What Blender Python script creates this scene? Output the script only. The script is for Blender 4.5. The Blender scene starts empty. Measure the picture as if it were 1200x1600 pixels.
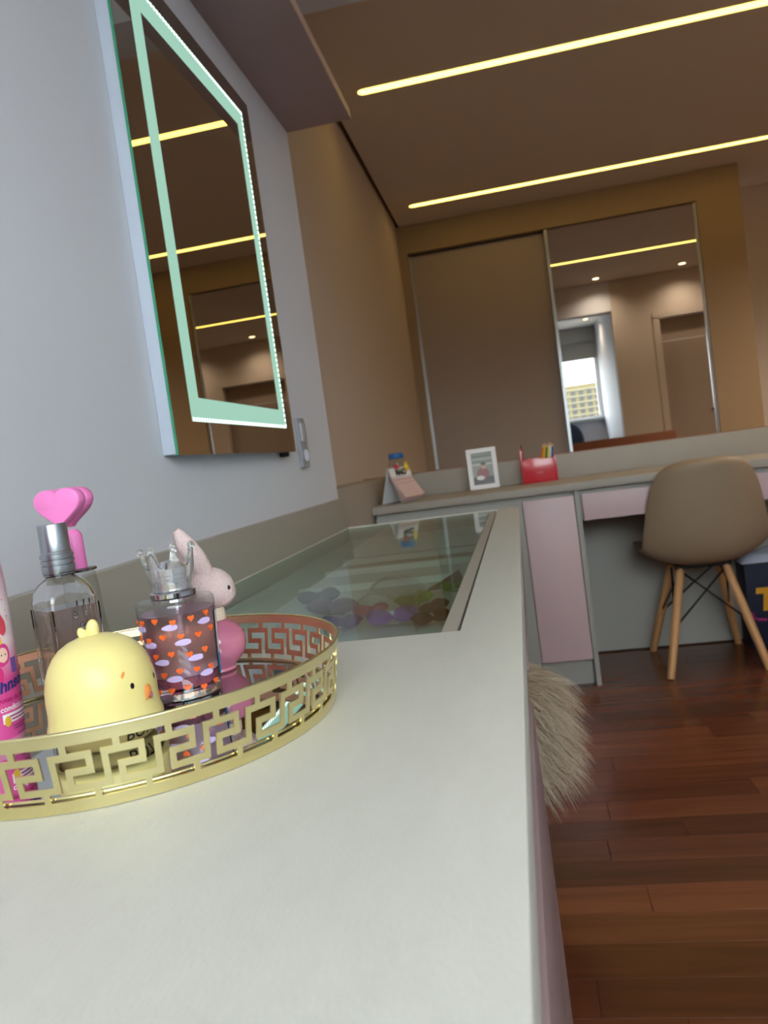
import bpy, bmesh, math, random
from mathutils import Vector, Matrix
random.seed(7)
S = bpy.context.scene
COL = S.collection
PI = math.pi

# ------------------------------------------------------------------ camera
cd = bpy.data.cameras.new('camera')
cam = bpy.data.objects.new('camera', cd)
COL.objects.link(cam)
YAW, PITCH, ROLL = -0.1778, -0.0609, -0.1356
fwd = Vector((math.sin(YAW)*math.cos(PITCH), math.cos(YAW)*math.cos(PITCH), math.sin(PITCH)))
r0 = Vector((math.cos(YAW), -math.sin(YAW), 0)); u0 = r0.cross(fwd)
rt = math.cos(ROLL)*r0 + math.sin(ROLL)*u0
up = -math.sin(ROLL)*r0 + math.cos(ROLL)*u0
cam.matrix_world = Matrix(((rt.x, up.x, -fwd.x, 0.4943), (rt.y, up.y, -fwd.y, 0.0),
                           (rt.z, up.z, -fwd.z, 0.9085), (0, 0, 0, 1)))
cd.sensor_width = 36; cd.sensor_fit = 'AUTO'
cd.lens = 1224.146*36/1600
cd.clip_start = 0.01; cd.clip_end = 2000
cd.dof.use_dof = True; cd.dof.focus_distance = 0.64; cd.dof.aperture_fstop = 13
S.camera = cam

# ------------------------------------------------------------------ world, daylight, exposure
SKY = 16.0
w = bpy.data.worlds.new('sky'); S.world = w; w.use_nodes = True
nt = w.node_tree; nt.nodes.clear()
o_ = nt.nodes.new('ShaderNodeOutputWorld'); b_ = nt.nodes.new('ShaderNodeBackground')
tc = nt.nodes.new('ShaderNodeTexCoord'); sx = nt.nodes.new('ShaderNodeSeparateXYZ'); cr = nt.nodes.new('ShaderNodeValToRGB')
nt.links.new(tc.outputs['Generated'], sx.inputs[0]); nt.links.new(sx.outputs['Z'], cr.inputs[0])
cr.color_ramp.elements[0].position = 0.0; cr.color_ramp.elements[0].color = (0.20, 0.19, 0.17, 1)
cr.color_ramp.elements[1].position = 0.03; cr.color_ramp.elements[1].color = (0.98, 0.985, 1.0, 1)
e = cr.color_ramp.elements.new(0.6); e.color = (0.90, 0.945, 1.0, 1)
nt.links.new(cr.outputs[0], b_.inputs[0]); b_.inputs[1].default_value = SKY
nt.links.new(b_.outputs[0], o_.inputs[0])
pl = bpy.data.lights.new('window_daylight', 'AREA'); pl.shape = 'RECTANGLE'; pl.size = 1.6; pl.size_y = 1.1
pl.cycles.is_portal = True
po = bpy.data.objects.new('window_daylight', pl); COL.objects.link(po)
po.location = (1.02, -1.16, 1.64); po.rotation_euler = (PI/2, 0, PI)          # faces +y, into the room
S.view_settings.view_transform = 'Standard'
S.view_settings.look = 'None'
S.view_settings.exposure = 0.0
S.view_settings.gamma = 1.0
S.view_settings.use_curve_mapping = False

# ------------------------------------------------------------------ materials
def lin(c):
    if isinstance(c, str):
        c = [int(c[i:i+2], 16)/255 for i in (0, 2, 4)]
    return tuple((x/12.92 if x <= .04045 else ((x+.055)/1.055)**2.4) for x in c) + (1,)
MATS = {}
def mat(name, color, rough=.5, metal=0, noise=0, nscale=8, bump=0, bscale=200, spec=.5, emit=None, estr=0, trans=0, ior=1.45, coat=0, stretch=None, sub=0):
    m = bpy.data.materials.new(name); m.use_nodes = True
    t = m.node_tree; p = t.nodes['Principled BSDF']
    c = lin(color)
    p.inputs['Base Color'].default_value = c
    p.inputs['Roughness'].default_value = rough; p.inputs['Metallic'].default_value = metal
    p.inputs['Specular IOR Level'].default_value = spec
    p.inputs['Transmission Weight'].default_value = trans; p.inputs['IOR'].default_value = ior
    p.inputs['Coat Weight'].default_value = coat
    if sub:
        p.inputs['Subsurface Weight'].default_value = sub; p.inputs['Subsurface Radius'].default_value = (.01, .008, .004)
        p.inputs['Subsurface Scale'].default_value = .3
    if emit:
        p.inputs['Emission Color'].default_value = lin(emit); p.inputs['Emission Strength'].default_value = estr
    if noise or bump:
        g = t.nodes.new('ShaderNodeTexCoord'); mp = t.nodes.new('ShaderNodeMapping')
        t.links.new(g.outputs['Object'], mp.inputs[0])
        if stretch: mp.inputs['Scale'].default_value = stretch
    if noise:
        n = t.nodes.new('ShaderNodeTexNoise'); n.inputs['Scale'].default_value = nscale; n.inputs['Detail'].default_value = 4
        t.links.new(mp.outputs[0], n.inputs[0])
        mx = t.nodes.new('ShaderNodeMix'); mx.data_type = 'RGBA'
        mx.inputs[6].default_value = tuple(v*(1-noise) for v in c[:3])+(1,)
        mx.inputs[7].default_value = tuple(min(1, v*(1+noise)) for v in c[:3])+(1,)
        t.links.new(n.outputs[0], mx.inputs[0]); t.links.new(mx.outputs[2], p.inputs['Base Color'])
    if bump:
        n2 = t.nodes.new('ShaderNodeTexNoise'); n2.inputs['Scale'].default_value = bscale; n2.inputs['Detail'].default_value = 3
        t.links.new(mp.outputs[0], n2.inputs[0])
        bm = t.nodes.new('ShaderNodeBump'); bm.inputs['Strength'].default_value = bump; bm.inputs['Distance'].default_value = .002
        t.links.new(n2.outputs[0], bm.inputs['Height']); t.links.new(bm.outputs[0], p.inputs['Normal'])
    MATS[name] = m
    return m
def thin_glass(name, tint, ior=1.5, rough=0.0):
    m = bpy.data.materials.new(name); m.use_nodes = True
    t = m.node_tree; t.nodes.clear()
    o = t.nodes.new('ShaderNodeOutputMaterial'); mx = t.nodes.new('ShaderNodeMixShader')
    tr = t.nodes.new('ShaderNodeBsdfTransparent'); tr.inputs[0].default_value = lin(tint)
    gl = t.nodes.new('ShaderNodeBsdfGlossy'); gl.inputs['Roughness'].default_value = rough
    fr = t.nodes.new('ShaderNodeFresnel'); ge = t.nodes.new('ShaderNodeNewGeometry'); mr = t.nodes.new('ShaderNodeMapRange')
    mr.inputs[3].default_value = ior; mr.inputs[4].default_value = 1/ior      # same Fresnel from both faces of a pane
    t.links.new(ge.outputs['Backfacing'], mr.inputs[0]); t.links.new(mr.outputs[0], fr.inputs[0])
    t.links.new(fr.outputs[0], mx.inputs[0]); t.links.new(tr.outputs[0], mx.inputs[1]); t.links.new(gl.outputs[0], mx.inputs[2])
    t.links.new(mx.outputs[0], o.inputs[0])
    MATS[name] = m
    return m
def emitter(name, color, s):
    return mat(name, '000000', .5, emit=color, estr=s)

WHITE_WALL = mat('white_paint', 'D5D4DB', .75, bump=.05, bscale=120)
BEIGE_WALL = mat('beige_paint', 'CBBCB0', .8, bump=.05, bscale=120)
CEIL = mat('ceiling_paint', 'DACDC0', .85)
CEIL_N = mat('ceiling_white', 'E6E2DC', .85)
DARKGAP = mat('shadow_gap', '6A5644', .9)
LAM = mat('linen_laminate', 'CFCBC1', .36, noise=.05, nscale=60, bump=.22, bscale=520, stretch=(1, .4, 1))
LAMD = mat('shaded_laminate', 'A89F93', .5, noise=.03, nscale=40, bump=.15, bscale=300)  # worktop laminate darkened; shade on the backsplash put into its colour
GREYPANEL = mat('grey_panel', 'A9A59D', .55)
PINK = mat('pink_laminate', 'D2B4B6', .4, noise=.02, nscale=20)
MAUVE = mat('mauve_laminate', 'A68D8E', .42, noise=.02, nscale=20)
TAUPE = mat('taupe_lacquer', 'A59386', .45, noise=.02, nscale=5)
TAUPE_D = mat('taupe_board', '9C8263', .5, noise=.03, nscale=5)
ALU = mat('aluminium', 'B9BCC0', .3, metal=1)
MIRROR = mat('silver_mirror', 'DDDCDA', .0, metal=1)
MIRROR_V = mat('vanity_mirror_glass', 'C6C3BC', .0, metal=1)
GOLD = mat('polished_gold', 'E6DAA6', .25, metal=1, noise=.08, nscale=60)
INNER_CORAL = mat('coral_inside', 'E8B898', .38, metal=1)  # coral-tinted metal for the inner faces of the tray rim
CHROME = mat('chrome', 'D8D8DC', .08, metal=1)
SILVER = mat('brushed_silver', 'B4BABF', .3, metal=1)
PLATE = mat('tray_mirror', 'D2D6D6', .02, metal=1)
TABLE_GLASS = thin_glass('table_glass', 'EAF3EE', 1.5)
WIN_GLASS = thin_glass('window_glass', 'F4FAFA', 1.45)
CLEAR = thin_glass('clear_glass', 'F2F4F3', 1.5)
ACRYL = mat('clear_acrylic', 'FFFFFF', .07, trans=.90, ior=1.5)
GLASSY = mat('solid_glass', 'FDFDFD', .0, trans=1, ior=1.48)
BLACK = mat('black', '101010', .5)
WHITE = mat('white_plastic', 'F0F0F0', .4)

# ------------------------------------------------------------------ builders
ORIG = {}
class MB:
    def __init__(s, M=None): s.v = []; s.f = []; s.mi = []; s.M = M; s.cur = 0
    def add(s, vs, fs, M=None):
        k = len(s.v)
        for p in vs:
            p = Vector(p)
            if M is not None: p = M @ p
            if s.M is not None: p = s.M @ p
            s.v.append(p)
        for f in fs:
            s.f.append([i+k for i in f]); s.mi.append(s.cur)
        return s
    def box(s, x0, x1, y0, y1, z0, z1, M=None):
        return s.add([(x0,y0,z0),(x1,y0,z0),(x1,y1,z0),(x0,y1,z0),(x0,y0,z1),(x1,y0,z1),(x1,y1,z1),(x0,y1,z1)],
                     [(0,3,2,1),(4,5,6,7),(0,1,5,4),(1,2,6,5),(2,3,7,6),(3,0,4,7)], M)
    def lathe(s, prof, c=(0,0,0), n=40, sx=1, sy=1, M=None, caps=True):
        vs = []; fs = []
        for r, z in prof:
            for k in range(n):
                a = 2*PI*k/n; vs.append((c[0]+r*sx*math.cos(a), c[1]+r*sy*math.sin(a), c[2]+z))
        for j in range(len(prof)-1):
            for k in range(n):
                a = j*n+k; b = j*n+(k+1) % n
                fs.append((a, b, b+n, a+n))
        if caps:
            if prof[0][0] > 1e-6: fs.append(tuple(range(n-1, -1, -1)))
            if prof[-1][0] > 1e-6: fs.append(tuple(range((len(prof)-1)*n, len(prof)*n)))
        return s.add(vs, fs, M)
    def tube(s, pts, r, n=10, closed=False, M=None):
        pts = [Vector(p) for p in pts]; N = len(pts)
        rs = r if isinstance(r, (list, tuple)) else [r]*N
        vs = []; fs = []; prev = None
        for i, p in enumerate(pts):
            a = pts[(i-1) % N] if (closed or i > 0) else p
            b = pts[(i+1) % N] if (closed or i < N-1) else p
            t = (b-a).normalized()
            if prev is None:
                ref = Vector((0,0,1)) if abs(t.z) < .9 else Vector((1,0,0))
                u = t.cross(ref).normalized()
            else:
                u = (prev - t*prev.dot(t)).normalized()
            prev = u; w2 = t.cross(u)
            for k in range(n):
                an = 2*PI*k/n
                vs.append(p + (u*math.cos(an)+w2*math.sin(an))*rs[i])
        m = N if closed else N-1
        for i in range(m):
            for k in range(n):
                a = i*n+k; b = i*n+(k+1) % n; c2 = ((i+1) % N)*n+(k+1) % n; d = ((i+1) % N)*n+k
                fs.append((a, b, c2, d))
        if not closed:
            fs.append(tuple(range(n-1, -1, -1))); fs.append(tuple(range((N-1)*n, N*n)))
        return s.add(vs, fs, M)
    def prism(s, poly, d, M=None):      # polygon in x,z ; depth along y 0..d
        n = len(poly)
        vs = [(x, 0, z) for x, z in poly] + [(x, d, z) for x, z in poly]
        fs = [tuple(range(n)), tuple(range(2*n-1, n-1, -1))] + [(i, i+n, (i+1) % n+n, (i+1) % n) for i in range(n)]
        return s.add(vs, fs, M)
    def sphere(s, c, rx, ry=None, rz=None, n=20, m=12, M=None):
        ry = rx if ry is None else ry; rz = rx if rz is None else rz
        prof = [(math.sin(PI*j/m), -math.cos(PI*j/m)) for j in range(m+1)]
        prof[0] = (1e-4, -1); prof[-1] = (1e-4, 1)
        T = Matrix.Translation(Vector(c)) @ Matrix.Diagonal((rx, ry, rz, 1))
        if M is not None: T = M @ T
        return s.lathe(prof, n=n, M=T)
    def build(s, name, m, parent=None, smooth=None, bevel=0, sub=0, kind=None, label=None, seg=2, flip=False):
        off = ORIG.get(parent.name, Vector()) if parent is not None else Vector()
        me = bpy.data.meshes.new(name)
        me.from_pydata([v-off for v in s.v], [], s.f)
        ms = m if isinstance(m, (list, tuple)) else [m]
        for q in ms: me.materials.append(q)
        me.polygons.foreach_set('material_index', s.mi)
        bm = bmesh.new(); bm.from_mesh(me)
        bmesh.ops.recalc_face_normals(bm, faces=bm.faces)
        if flip: bmesh.ops.reverse_faces(bm, faces=bm.faces)
        if bevel:
            bmesh.ops.bevel(bm, geom=[e for e in bm.edges if len(e.link_faces) == 2 and e.calc_face_angle(0) > .6], offset=bevel, segments=seg, affect='EDGES', profile=.6)
        bm.to_mesh(me); bm.free()
        o = bpy.data.objects.new(name, me); COL.objects.link(o)
        if parent is not None:
            o.parent = parent
        ORIG[o.name] = off
        if smooth:
            for p in me.polygons: p.use_smooth = True
            if smooth is not True:
                me.set_sharp_from_angle(angle=smooth)
        if sub:
            md = o.modifiers.new('sub', 'SUBSURF'); md.levels = sub; md.render_levels = sub
        if kind: o['kind'] = kind
        if label: o['label'] = label
        return o
def tag(o, label, cat, group=None, kind=None):
    o['label'] = label; o['category'] = cat
    if group: o['group'] = group
    if kind: o['kind'] = kind
    return o
def thing(name, loc, label, cat, group=None):
    o = bpy.data.objects.new(name, None); COL.objects.link(o)
    o.location = loc; o.empty_display_size = .05
    ORIG[o.name] = Vector(loc)
    return tag(o, label, cat, group)
def box(name, m, x0, x1, y0, y1, z0, z1, parent=None, bevel=0, **k):
    return MB().box(x0, x1, y0, y1, z0, z1).build(name, m, parent, bevel=bevel, smooth=(.6 if bevel else None), **k)
def struct(name, m, *a, **k):
    o = box(name, m, *a, **k); 
    if o.parent is None: o['kind'] = 'structure'
    return o
def text_mesh(txt, size, shear=0, bold=0, extrude=0, align='CENTER', space=1):
    c = bpy.data.curves.new('lettering', 'FONT'); c.body = txt; c.size = size; c.shear = shear; c.offset = bold
    c.extrude = extrude; c.align_x = align; c.resolution_u = 3; c.space_character = space
    o = bpy.data.objects.new('lettering', c); COL.objects.link(o)
    dg = bpy.context.evaluated_depsgraph_get(); dg.update()
    me = bpy.data.meshes.new_from_object(o.evaluated_get(dg))
    vs = [v.co.copy() for v in me.vertices]; fs = [tuple(p.vertices) for p in me.polygons]
    bpy.data.objects.remove(o); bpy.data.curves.remove(c); bpy.data.meshes.remove(me)
    return vs, fs
def Rz(a): return Matrix.Rotation(a, 4, 'Z')
def T(*p): return Matrix.Translation(Vector(p))

# ================================================================== SETTING
ZC = 2.60
YB = 5.80          # wardrobe front
# floor: base slab plus planks one by one
fl = struct('floor', mat('floor_base', '3A1D12', .5), -.35, 4.6, -1.25, 7.4, -.12, -.0015)
def plank_mat():
    m = bpy.data.materials.new('red_hardwood'); m.use_nodes = True
    t = m.node_tree; p = t.nodes['Principled BSDF']
    g = t.nodes.new('ShaderNodeTexCoord'); oi = t.nodes.new('ShaderNodeObjectInfo')
    mp = t.nodes.new('ShaderNodeMapping'); mp.inputs['Scale'].default_value = (2, 26, 2)
    ad = t.nodes.new('ShaderNodeVectorMath'); ad.operation = 'MULTIPLY_ADD'
    cx = t.nodes.new('ShaderNodeCombineXYZ')
    for i in range(3): t.links.new(oi.outputs['Random'], cx.inputs[i])
    ad.inputs[1].default_value = (37, 53, 11)
    t.links.new(cx.outputs[0], ad.inputs[0]); t.links.new(g.outputs['Object'], ad.inputs[2])
    t.links.new(ad.outputs[0], mp.inputs[0])
    n = t.nodes.new('ShaderNodeTexNoise'); n.inputs['Scale'].default_value = 1.2; n.inputs['Detail'].default_value = 6; n.inputs['Distortion'].default_value = .6
    t.links.new(mp.outputs[0], n.inputs[0])
    r = t.nodes.new('ShaderNodeValToRGB')
    r.color_ramp.elements[0].position = .12; r.color_ramp.elements[0].color = lin('5C3222')
    r.color_ramp.elements[1].position = .95; r.color_ramp.elements[1].color = lin('864C31')
    t.links.new(n.outputs[0], r.inputs[0])
    hs = t.nodes.new('ShaderNodeHueSaturation')
    mr = t.nodes.new('ShaderNodeMapRange'); mr.inputs[3].default_value = .66; mr.inputs[4].default_value = 1.30
    t.links.new(oi.outputs['Random'], mr.inputs[0]); t.links.new(mr.outputs[0], hs.inputs['Value'])
    t.links.new(r.outputs[0], hs.inputs['Color']); t.links.new(hs.outputs[0], p.inputs['Base Color'])
    p.inputs['Roughness'].default_value = .22
    p.inputs['Specular IOR Level'].default_value = .5
    return m
PLANK = plank_mat()
PW = .0935
y = .92
row = 0
while y < 3.30:
    x = .02 + random.uniform(-.1, .0)
    x = .05
    first = True
    while x < 2.3:
        L = random.choice((.55, .7, .85, 1.0, 1.2)) * (random.uniform(.3, 1) if first else 1)
        x1 = min(x+L, 2.35)
        if 2.35-x1 < .2: x1 = 2.35
        mb = MB(); mb.box(-(x1-x)/2+.0006, (x1-x)/2-.0006, -PW/2+.0004, PW/2-.0004, -.012, 0)
        p = mb.build('plank', PLANK, None, bevel=.0005, seg=1)
        p.parent = fl; p.location = ((x+x1)/2, y+PW/2, 0)
        x = x1; first = False
    y += PW; row += 1

struct('ceiling', [CEIL], -.155, 4.6, 2.375, 7.4, ZC, ZC+.1)
struct('ceiling_near', CEIL_N, -.35, 4.6, -1.25, 2.375, ZC, ZC+.1)
struct('trim_1', DARKGAP, -.35, -.155, 2.375, 7.4, ZC+.03, ZC+.1)          # shadow gap along the left wall
struct('wall_left_near', WHITE_WALL, -.30, 0, -1.1, 2.08, 0, ZC)
struct('wall_left', BEIGE_WALL, -.30, -.183, 2.08, 7.4, 0, ZC+.06)
struct('wall_header', WHITE_WALL, -.183, 1.71, 2.20, 2.375, 2.262, ZC)
# partition with a door, right of the opening
struct('wall_partition', BEIGE_WALL, 1.71, 2.20, 2.20, 2.375, 0, ZC)
struct('wall_partition_right', BEIGE_WALL, 3.02, 4.6, 2.20, 2.375, 0, ZC)
struct('wall_partition_top', BEIGE_WALL, 2.20, 3.02, 2.20, 2.375, 2.11, ZC)
struct('wall_right_near', WHITE_WALL, 1.885, 2.0, -1.1, 2.20, 0, ZC)
struct('wall_right', BEIGE_WALL, 4.6, 4.75, 2.2, 7.4, 0, ZC)
# window wall behind the viewpoint
WX0, WX1, WZ0, WZ1 = .22, 1.86, 1.17, 2.14
struct('wall_window_left', WHITE_WALL, -.30, WX0, -1.25, -1.1, 0, ZC)
struct('wall_window_right', WHITE_WALL, WX1, 2.0, -1.25, -1.1, 0, ZC)
struct('wall_window_below', WHITE_WALL, WX0, WX1, -1.25, -1.1, 0, WZ0)
struct('wall_window_above', WHITE_WALL, WX0, WX1, -1.25, -1.1, WZ1, ZC)
win = bpy.data.objects.new('window_1', None); COL.objects.link(win); win['kind'] = 'structure'
win.location = (1.04, -1.2, WZ0); ORIG[win.name] = Vector(win.location)
mb = MB()
mb.box(WX0, WX1, -1.22, -1.16, WZ0, WZ0+.035); mb.box(WX0, WX1, -1.22, -1.16, WZ1-.035, WZ1)
mb.box(WX0, WX0+.035, -1.22, -1.16, WZ0+.035, WZ1-.035); mb.box(WX1-.035, WX1, -1.22, -1.16, WZ0+.035, WZ1-.035)
mb.build('window_frame', WHITE, win)
box('window_pane', WIN_GLASS, WX0+.035, WX1-.035, -1.195, -1.189, WZ0+.035, WZ1-.035, win)
box('window_sill', mat('stone_sill', '9AA0A0', .4), WX0-.03, WX1+.02, -1.11, -1.03, WZ0-.04, WZ0, win, bevel=.004)
# back wall with doorway, right of the wardrobe
struct('wall_back', BEIGE_WALL, 2.18, 2.53, 6.45, 6.6, 0, ZC)
struct('wall_back_top', BEIGE_WALL, 2.53, 3.40, 6.45, 6.6, 2.14, ZC)
struct('wall_back_right', BEIGE_WALL, 3.40, 4.6, 6.45, 6.6, 0, ZC)
d2 = bpy.data.objects.new('door_2', None); COL.objects.link(d2); d2['kind'] = 'structure'; d2.location = (2.96, 6.58, 0); ORIG[d2.name] = Vector(d2.location)
mb = MB(); mb.box(2.53, 2.56, 6.44, 6.61, 0, 2.14); mb.box(3.37, 3.40, 6.44, 6.61, 0, 2.14); mb.box(2.53, 3.40, 6.44, 6.61, 2.10, 2.14)
mb.build('door_frame', TAUPE_D, d2)
box('door_rail', mat('dark_rail', '2A1D14', .5), 2.56, 3.37, 6.55, 6.58, 1.99, 2.05, d2)
box('door_leaf', mat('brown_door', '7D6448', .5), 2.56, 3.37, 6.58, 6.62, .01, 1.99, d2)
# door in the partition, seen in the wardrobe mirror
d1 = bpy.data.objects.new('door_1', None); COL.objects.link(d1); d1['kind'] = 'structure'; d1.location = (2.61, 2.3, 0); ORIG[d1.name] = Vector(d1.location)
mb = MB(); mb.box(2.14, 2.21, 2.19, 2.388, 0, 2.11); mb.box(3.01, 3.08, 2.19, 2.388, 0, 2.11); mb.box(2.14, 3.08, 2.19, 2.388, 2.10, 2.17)
mb.build('door_frame', BEIGE_WALL, d1)
mb = MB(); mb.box(2.215, 3.005, 2.27, 2.31, .01, 1.84)
mb.box(2.215, 3.005, 2.255, 2.295, 1.845, 2.095)
mb.build('door_leaf', TAUPE, d1)
mb = MB(); mb.tube([(2.68, 2.31, 1.02), (2.68, 2.355, 1.02), (2.79, 2.355, 1.02)], .009)
mb.build('door_handle', BLACK, d1, smooth=.8)
# ceiling strips
def strip(x0, x1, y, label):
    t = thing('ceiling_light', ((x0+x1)/2, y, ZC), label, 'ceiling light', 'recessed light strips')
    hw = .026
    poly = []
    for k in range(9): a = PI/2+PI*k/8; poly.append((x0+hw+hw*math.cos(a), hw*math.sin(a)))
    for k in range(9): a = -PI/2+PI*k/8; poly.append((x1-hw+hw*math.cos(a), hw*math.sin(a)))
    n = len(poly)
    mb = MB(); mb.add([(px, y+py, ZC-.0015) for px, py in poly]+[(px, y+py, ZC+.0) for px, py in poly],
                      [tuple(range(n)), tuple(range(2*n-1, n-1, -1))]+[(i, i+n, (i+1) % n+n, (i+1) % n) for i in range(n)])
    mb.build('diffuser', STRIP, t)
    return t
STRIP = emitter('warm_strip_light', 'FFD968', 5.4)
strip(-.02, 3.9, 3.657, 'long warm strip light in the ceiling nearer the hanging shelf')
strip(-.02, 3.9, 5.39, 'long warm strip light in the ceiling right before the wardrobe')
DOWN = emitter('warm_downlight', 'FFE2A8', 12)
def downlight(x, y, label, power=20):
    t = thing('downlight', (x, y, ZC), label, 'ceiling light', 'round downlights')
    MB().lathe([(.034, 0), (.046, 0), (.048, .004), (.034, .004)], (x, y, ZC-.004), 28, caps=False).build('trim_ring', WHITE, t, smooth=.6)
    MB().lathe([(.034, .0), (.034, .002)], (x, y, ZC-.0028), 28).build('bulb', DOWN, t)
    ld = bpy.data.lights.new('downlight_beam', 'SPOT'); ld.energy = power; ld.color = (1, .84, .64); ld.spot_size = 2.5; ld.spot_blend = 1.0; ld.shadow_soft_size = .035
    lo = bpy.data.objects.new('downlight_beam', ld); COL.objects.link(lo); lo.location = (0, 0, -.02); lo.parent = t
downlight(1.553, 2.624, 'round downlight reflected left of the other one above the mirror door opening')
downlight(2.455, 2.65, 'round downlight reflected over the door in the wardrobe mirror')
downlight(2.95, 4.5, 'added fill downlight, unseen beyond the frame, left one of the pair before the wardrobe', 170)  # added unseen lamp that brightens the bedroom
downlight(3.85, 4.5, 'added fill downlight, unseen beyond the frame, right one of the pair', 170)  # second added lamp out of view, fill light for the bedroom
downlight(3.36, 2.65, 'added fill downlight, unseen beyond the partition door, at the far right of its row')  # lamp added out of view for more bedroom light
downlight(1.69, -.32, 'round downlight reflected in the white ceiling above the bright window')

# ================================================================== BUILT-IN FURNITURE
# ---- vanity worktop
CW, CY0, CY1, CZ = .479, -.45, 2.08, .75
GX, GY0, GY1 = .423, .700, 2.066
wt = thing('vanity_worktop', (.24, .8, .715), 'long pale linen-textured worktop with a glass window, running along the white wall', 'worktop')
mb = MB()
xs = [0.0, .02, GX, CW]; ys = [CY0, GY0, GY1, CY1]
vs = []; fs = []
def grid_slab(mb, xs, ys, z0, z1, holes):
    nx, ny = len(xs), len(ys)
    idx = lambda i, j, k: (k*ny+j)*nx+i
    vs = [(xs[i], ys[j], (z0, z1)[k]) for k in range(2) for j in range(ny) for i in range(nx)]
    fs = []
    solid = lambda i, j: 0 <= i < nx-1 and 0 <= j < ny-1 and (i, j) not in holes
    for i in range(nx-1):
        for j in range(ny-1):
            if not solid(i, j): continue
            fs.append((idx(i,j,1), idx(i+1,j,1), idx(i+1,j+1,1), idx(i,j+1,1)))
            fs.append((idx(i,j,0), idx(i,j+1,0), idx(i+1,j+1,0), idx(i+1,j,0)))
            if not solid(i-1, j): fs.append((idx(i,j,0), idx(i,j,1), idx(i,j+1,1), idx(i,j+1,0)))
            if not solid(i+1, j): fs.append((idx(i+1,j,0), idx(i+1,j+1,0), idx(i+1,j+1,1), idx(i+1,j,1)))
            if not solid(i, j-1): fs.append((idx(i,j,0), idx(i+1,j,0), idx(i+1,j,1), idx(i,j,1)))
            if not solid(i, j+1): fs.append((idx(i,j+1,0), idx(i,j+1,1), idx(i+1,j+1,1), idx(i+1,j+1,0)))
    mb.add(vs, fs)
grid_slab(mb, xs, ys, .718, CZ, {(1, 1)})
mb.build('countertop', LAM, wt, bevel=.0012, smooth=.6)
box('backsplash', LAMD, 0.0, .02, CY0, CY1, CZ, .831, wt, bevel=.0012)
mb = MB(); mb.box(GX-.018, GX-.0035, GY0+.001, GY1-.001, .725, .7478)
mb.build('side_strip', LAMD, wt)  # darker laminate tone paints in the shade below the glass
box('glass_ledge', LAMD, .02, GX-.0185, GY0+.0005, GY0+.012, .728, .7395, wt)
box('glass_ledge', LAMD, .02, GX-.0185, GY1-.012, GY1-.0005, .728, .7395, wt)
box('glass_pane', TABLE_GLASS, .0205, GX-.0185, GY0+.002, GY1-.002, .740, .7485, wt)
# ---- display tray under the glass
dt = thing('display_drawer', (.22, 1.38, .63), 'shallow pale display compartment under the glass holding hair bows', 'drawer')
WELL = mat('well_white', 'F2F7F7', .55, noise=.03, nscale=20)
mb = MB()
mb.box(.023, .4535, .66, 1.72, .632, .668)
mb.build('drawer_base', WELL, dt)
box('drawer_base', LAMD, .023, .4535, 1.7205, 2.06, .632, .668, dt)
mb = MB()
mb.box(.023, .03, .66, 2.06, .668, .717); mb.box(.43, .4535, .66, 2.06, .668, .717); mb.box(.03, .43, .66, .672, .668, .717); mb.box(.03, .43, 2.048, 2.06, .668, .717)
mb.build('drawer_side', WELL, dt)
for yy in (1.50, 1.7205, 1.90):
    box('divider', WELL, .031, .429, yy, yy+.008, .6682, .682, dt)
for a, b in ((1.0, 1.535), (1.54, 2.06)):
    box('drawer_front', MAUVE, .454, .474, a+.002, b-.002, .622, .712, dt, bevel=.001)
# ---- drawer cabinet under the near half
vc = thing('drawer_cabinet', (.24, .28, 0), 'mauve drawer cabinet under the near end of the pale worktop', 'cabinet')
mb = MB(); mb.box(.022, .455, CY0, .64, .07, .632); mb.box(.022, .455, CY0, .64, .632, .717); mb.box(.022, .452, .64, .998, .07, .630)
mb.build('cabinet_body', GREYPANEL, vc)
box('plinth', GREYPANEL, .05, .42, CY0, .97, 0, .07, vc)
for z0, z1, x1 in ((.592, .712, .4600), (.335, .582, .4731), (.075, .330, .4731)):
    box('drawer_front', MAUVE, .455, x1, CY0, 1.0, z0, z1, vc, bevel=.004 if z0 < .59 else .001)
# ---- shelf over the mirror
sh = thing('wall_shelf', (.087, 1.0, 1.81), 'mauve floating shelf on the white wall above the lit mirror', 'shelf')
box('board', MAUVE, 0.0, .173, -.6, 2.08, 1.81, 1.835, sh, bevel=.001)
box('edge_band', mat('rosy_edge', 'C9A795', .45), .173, .1745, -.6, 2.08, 1.8105, 1.8345, sh)

# ---- desk
YD, YR, DX1 = 2.875, 3.335, 2.06
dk = thing('writing_desk', (1.0, 3.1, .72), 'long greige desk top with a low back panel, standing before the wardrobe', 'desk')
box('desk_board', LAMD, -.067, DX1, YD, YR, .722, .75, dk, bevel=.0015)
box('back_upstand', LAMD, -.067, DX1, YR, YR+.022, .722, .849, dk, bevel=.0015)
sl = thing('side_ledge', (-.12, 2.72, 0), 'greige boxed ledge along the beige wall, left of the desk', 'panel')
box('ledge_panel', LAMD, -.182, -.068, 2.082, YR+.022, 0, .849, sl, bevel=.0015)
pc = thing('desk_cabinet', (.30, 3.1, 0), 'desk cabinet with a tall pink door on a grey plinth', 'cabinet')
mb = MB(); mb.box(-.06, .672, 2.915, 3.33, .095, .721); mb.build('cabinet_body', GREYPANEL, pc)
box('cabinet_door', PINK, .487, .670, 2.893, 2.913, .10, .704, pc, bevel=.0015)
box('filler_panel', GREYPANEL, -.06, .484, 2.899, 2.913, .0, .704, pc)
box('plinth', GREYPANEL, .487, .670, 2.93, 2.95, 0, .094, pc)
box('side_panel', GREYPANEL, .673, .690, 2.893, 3.33, 0, .721, pc)
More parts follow.
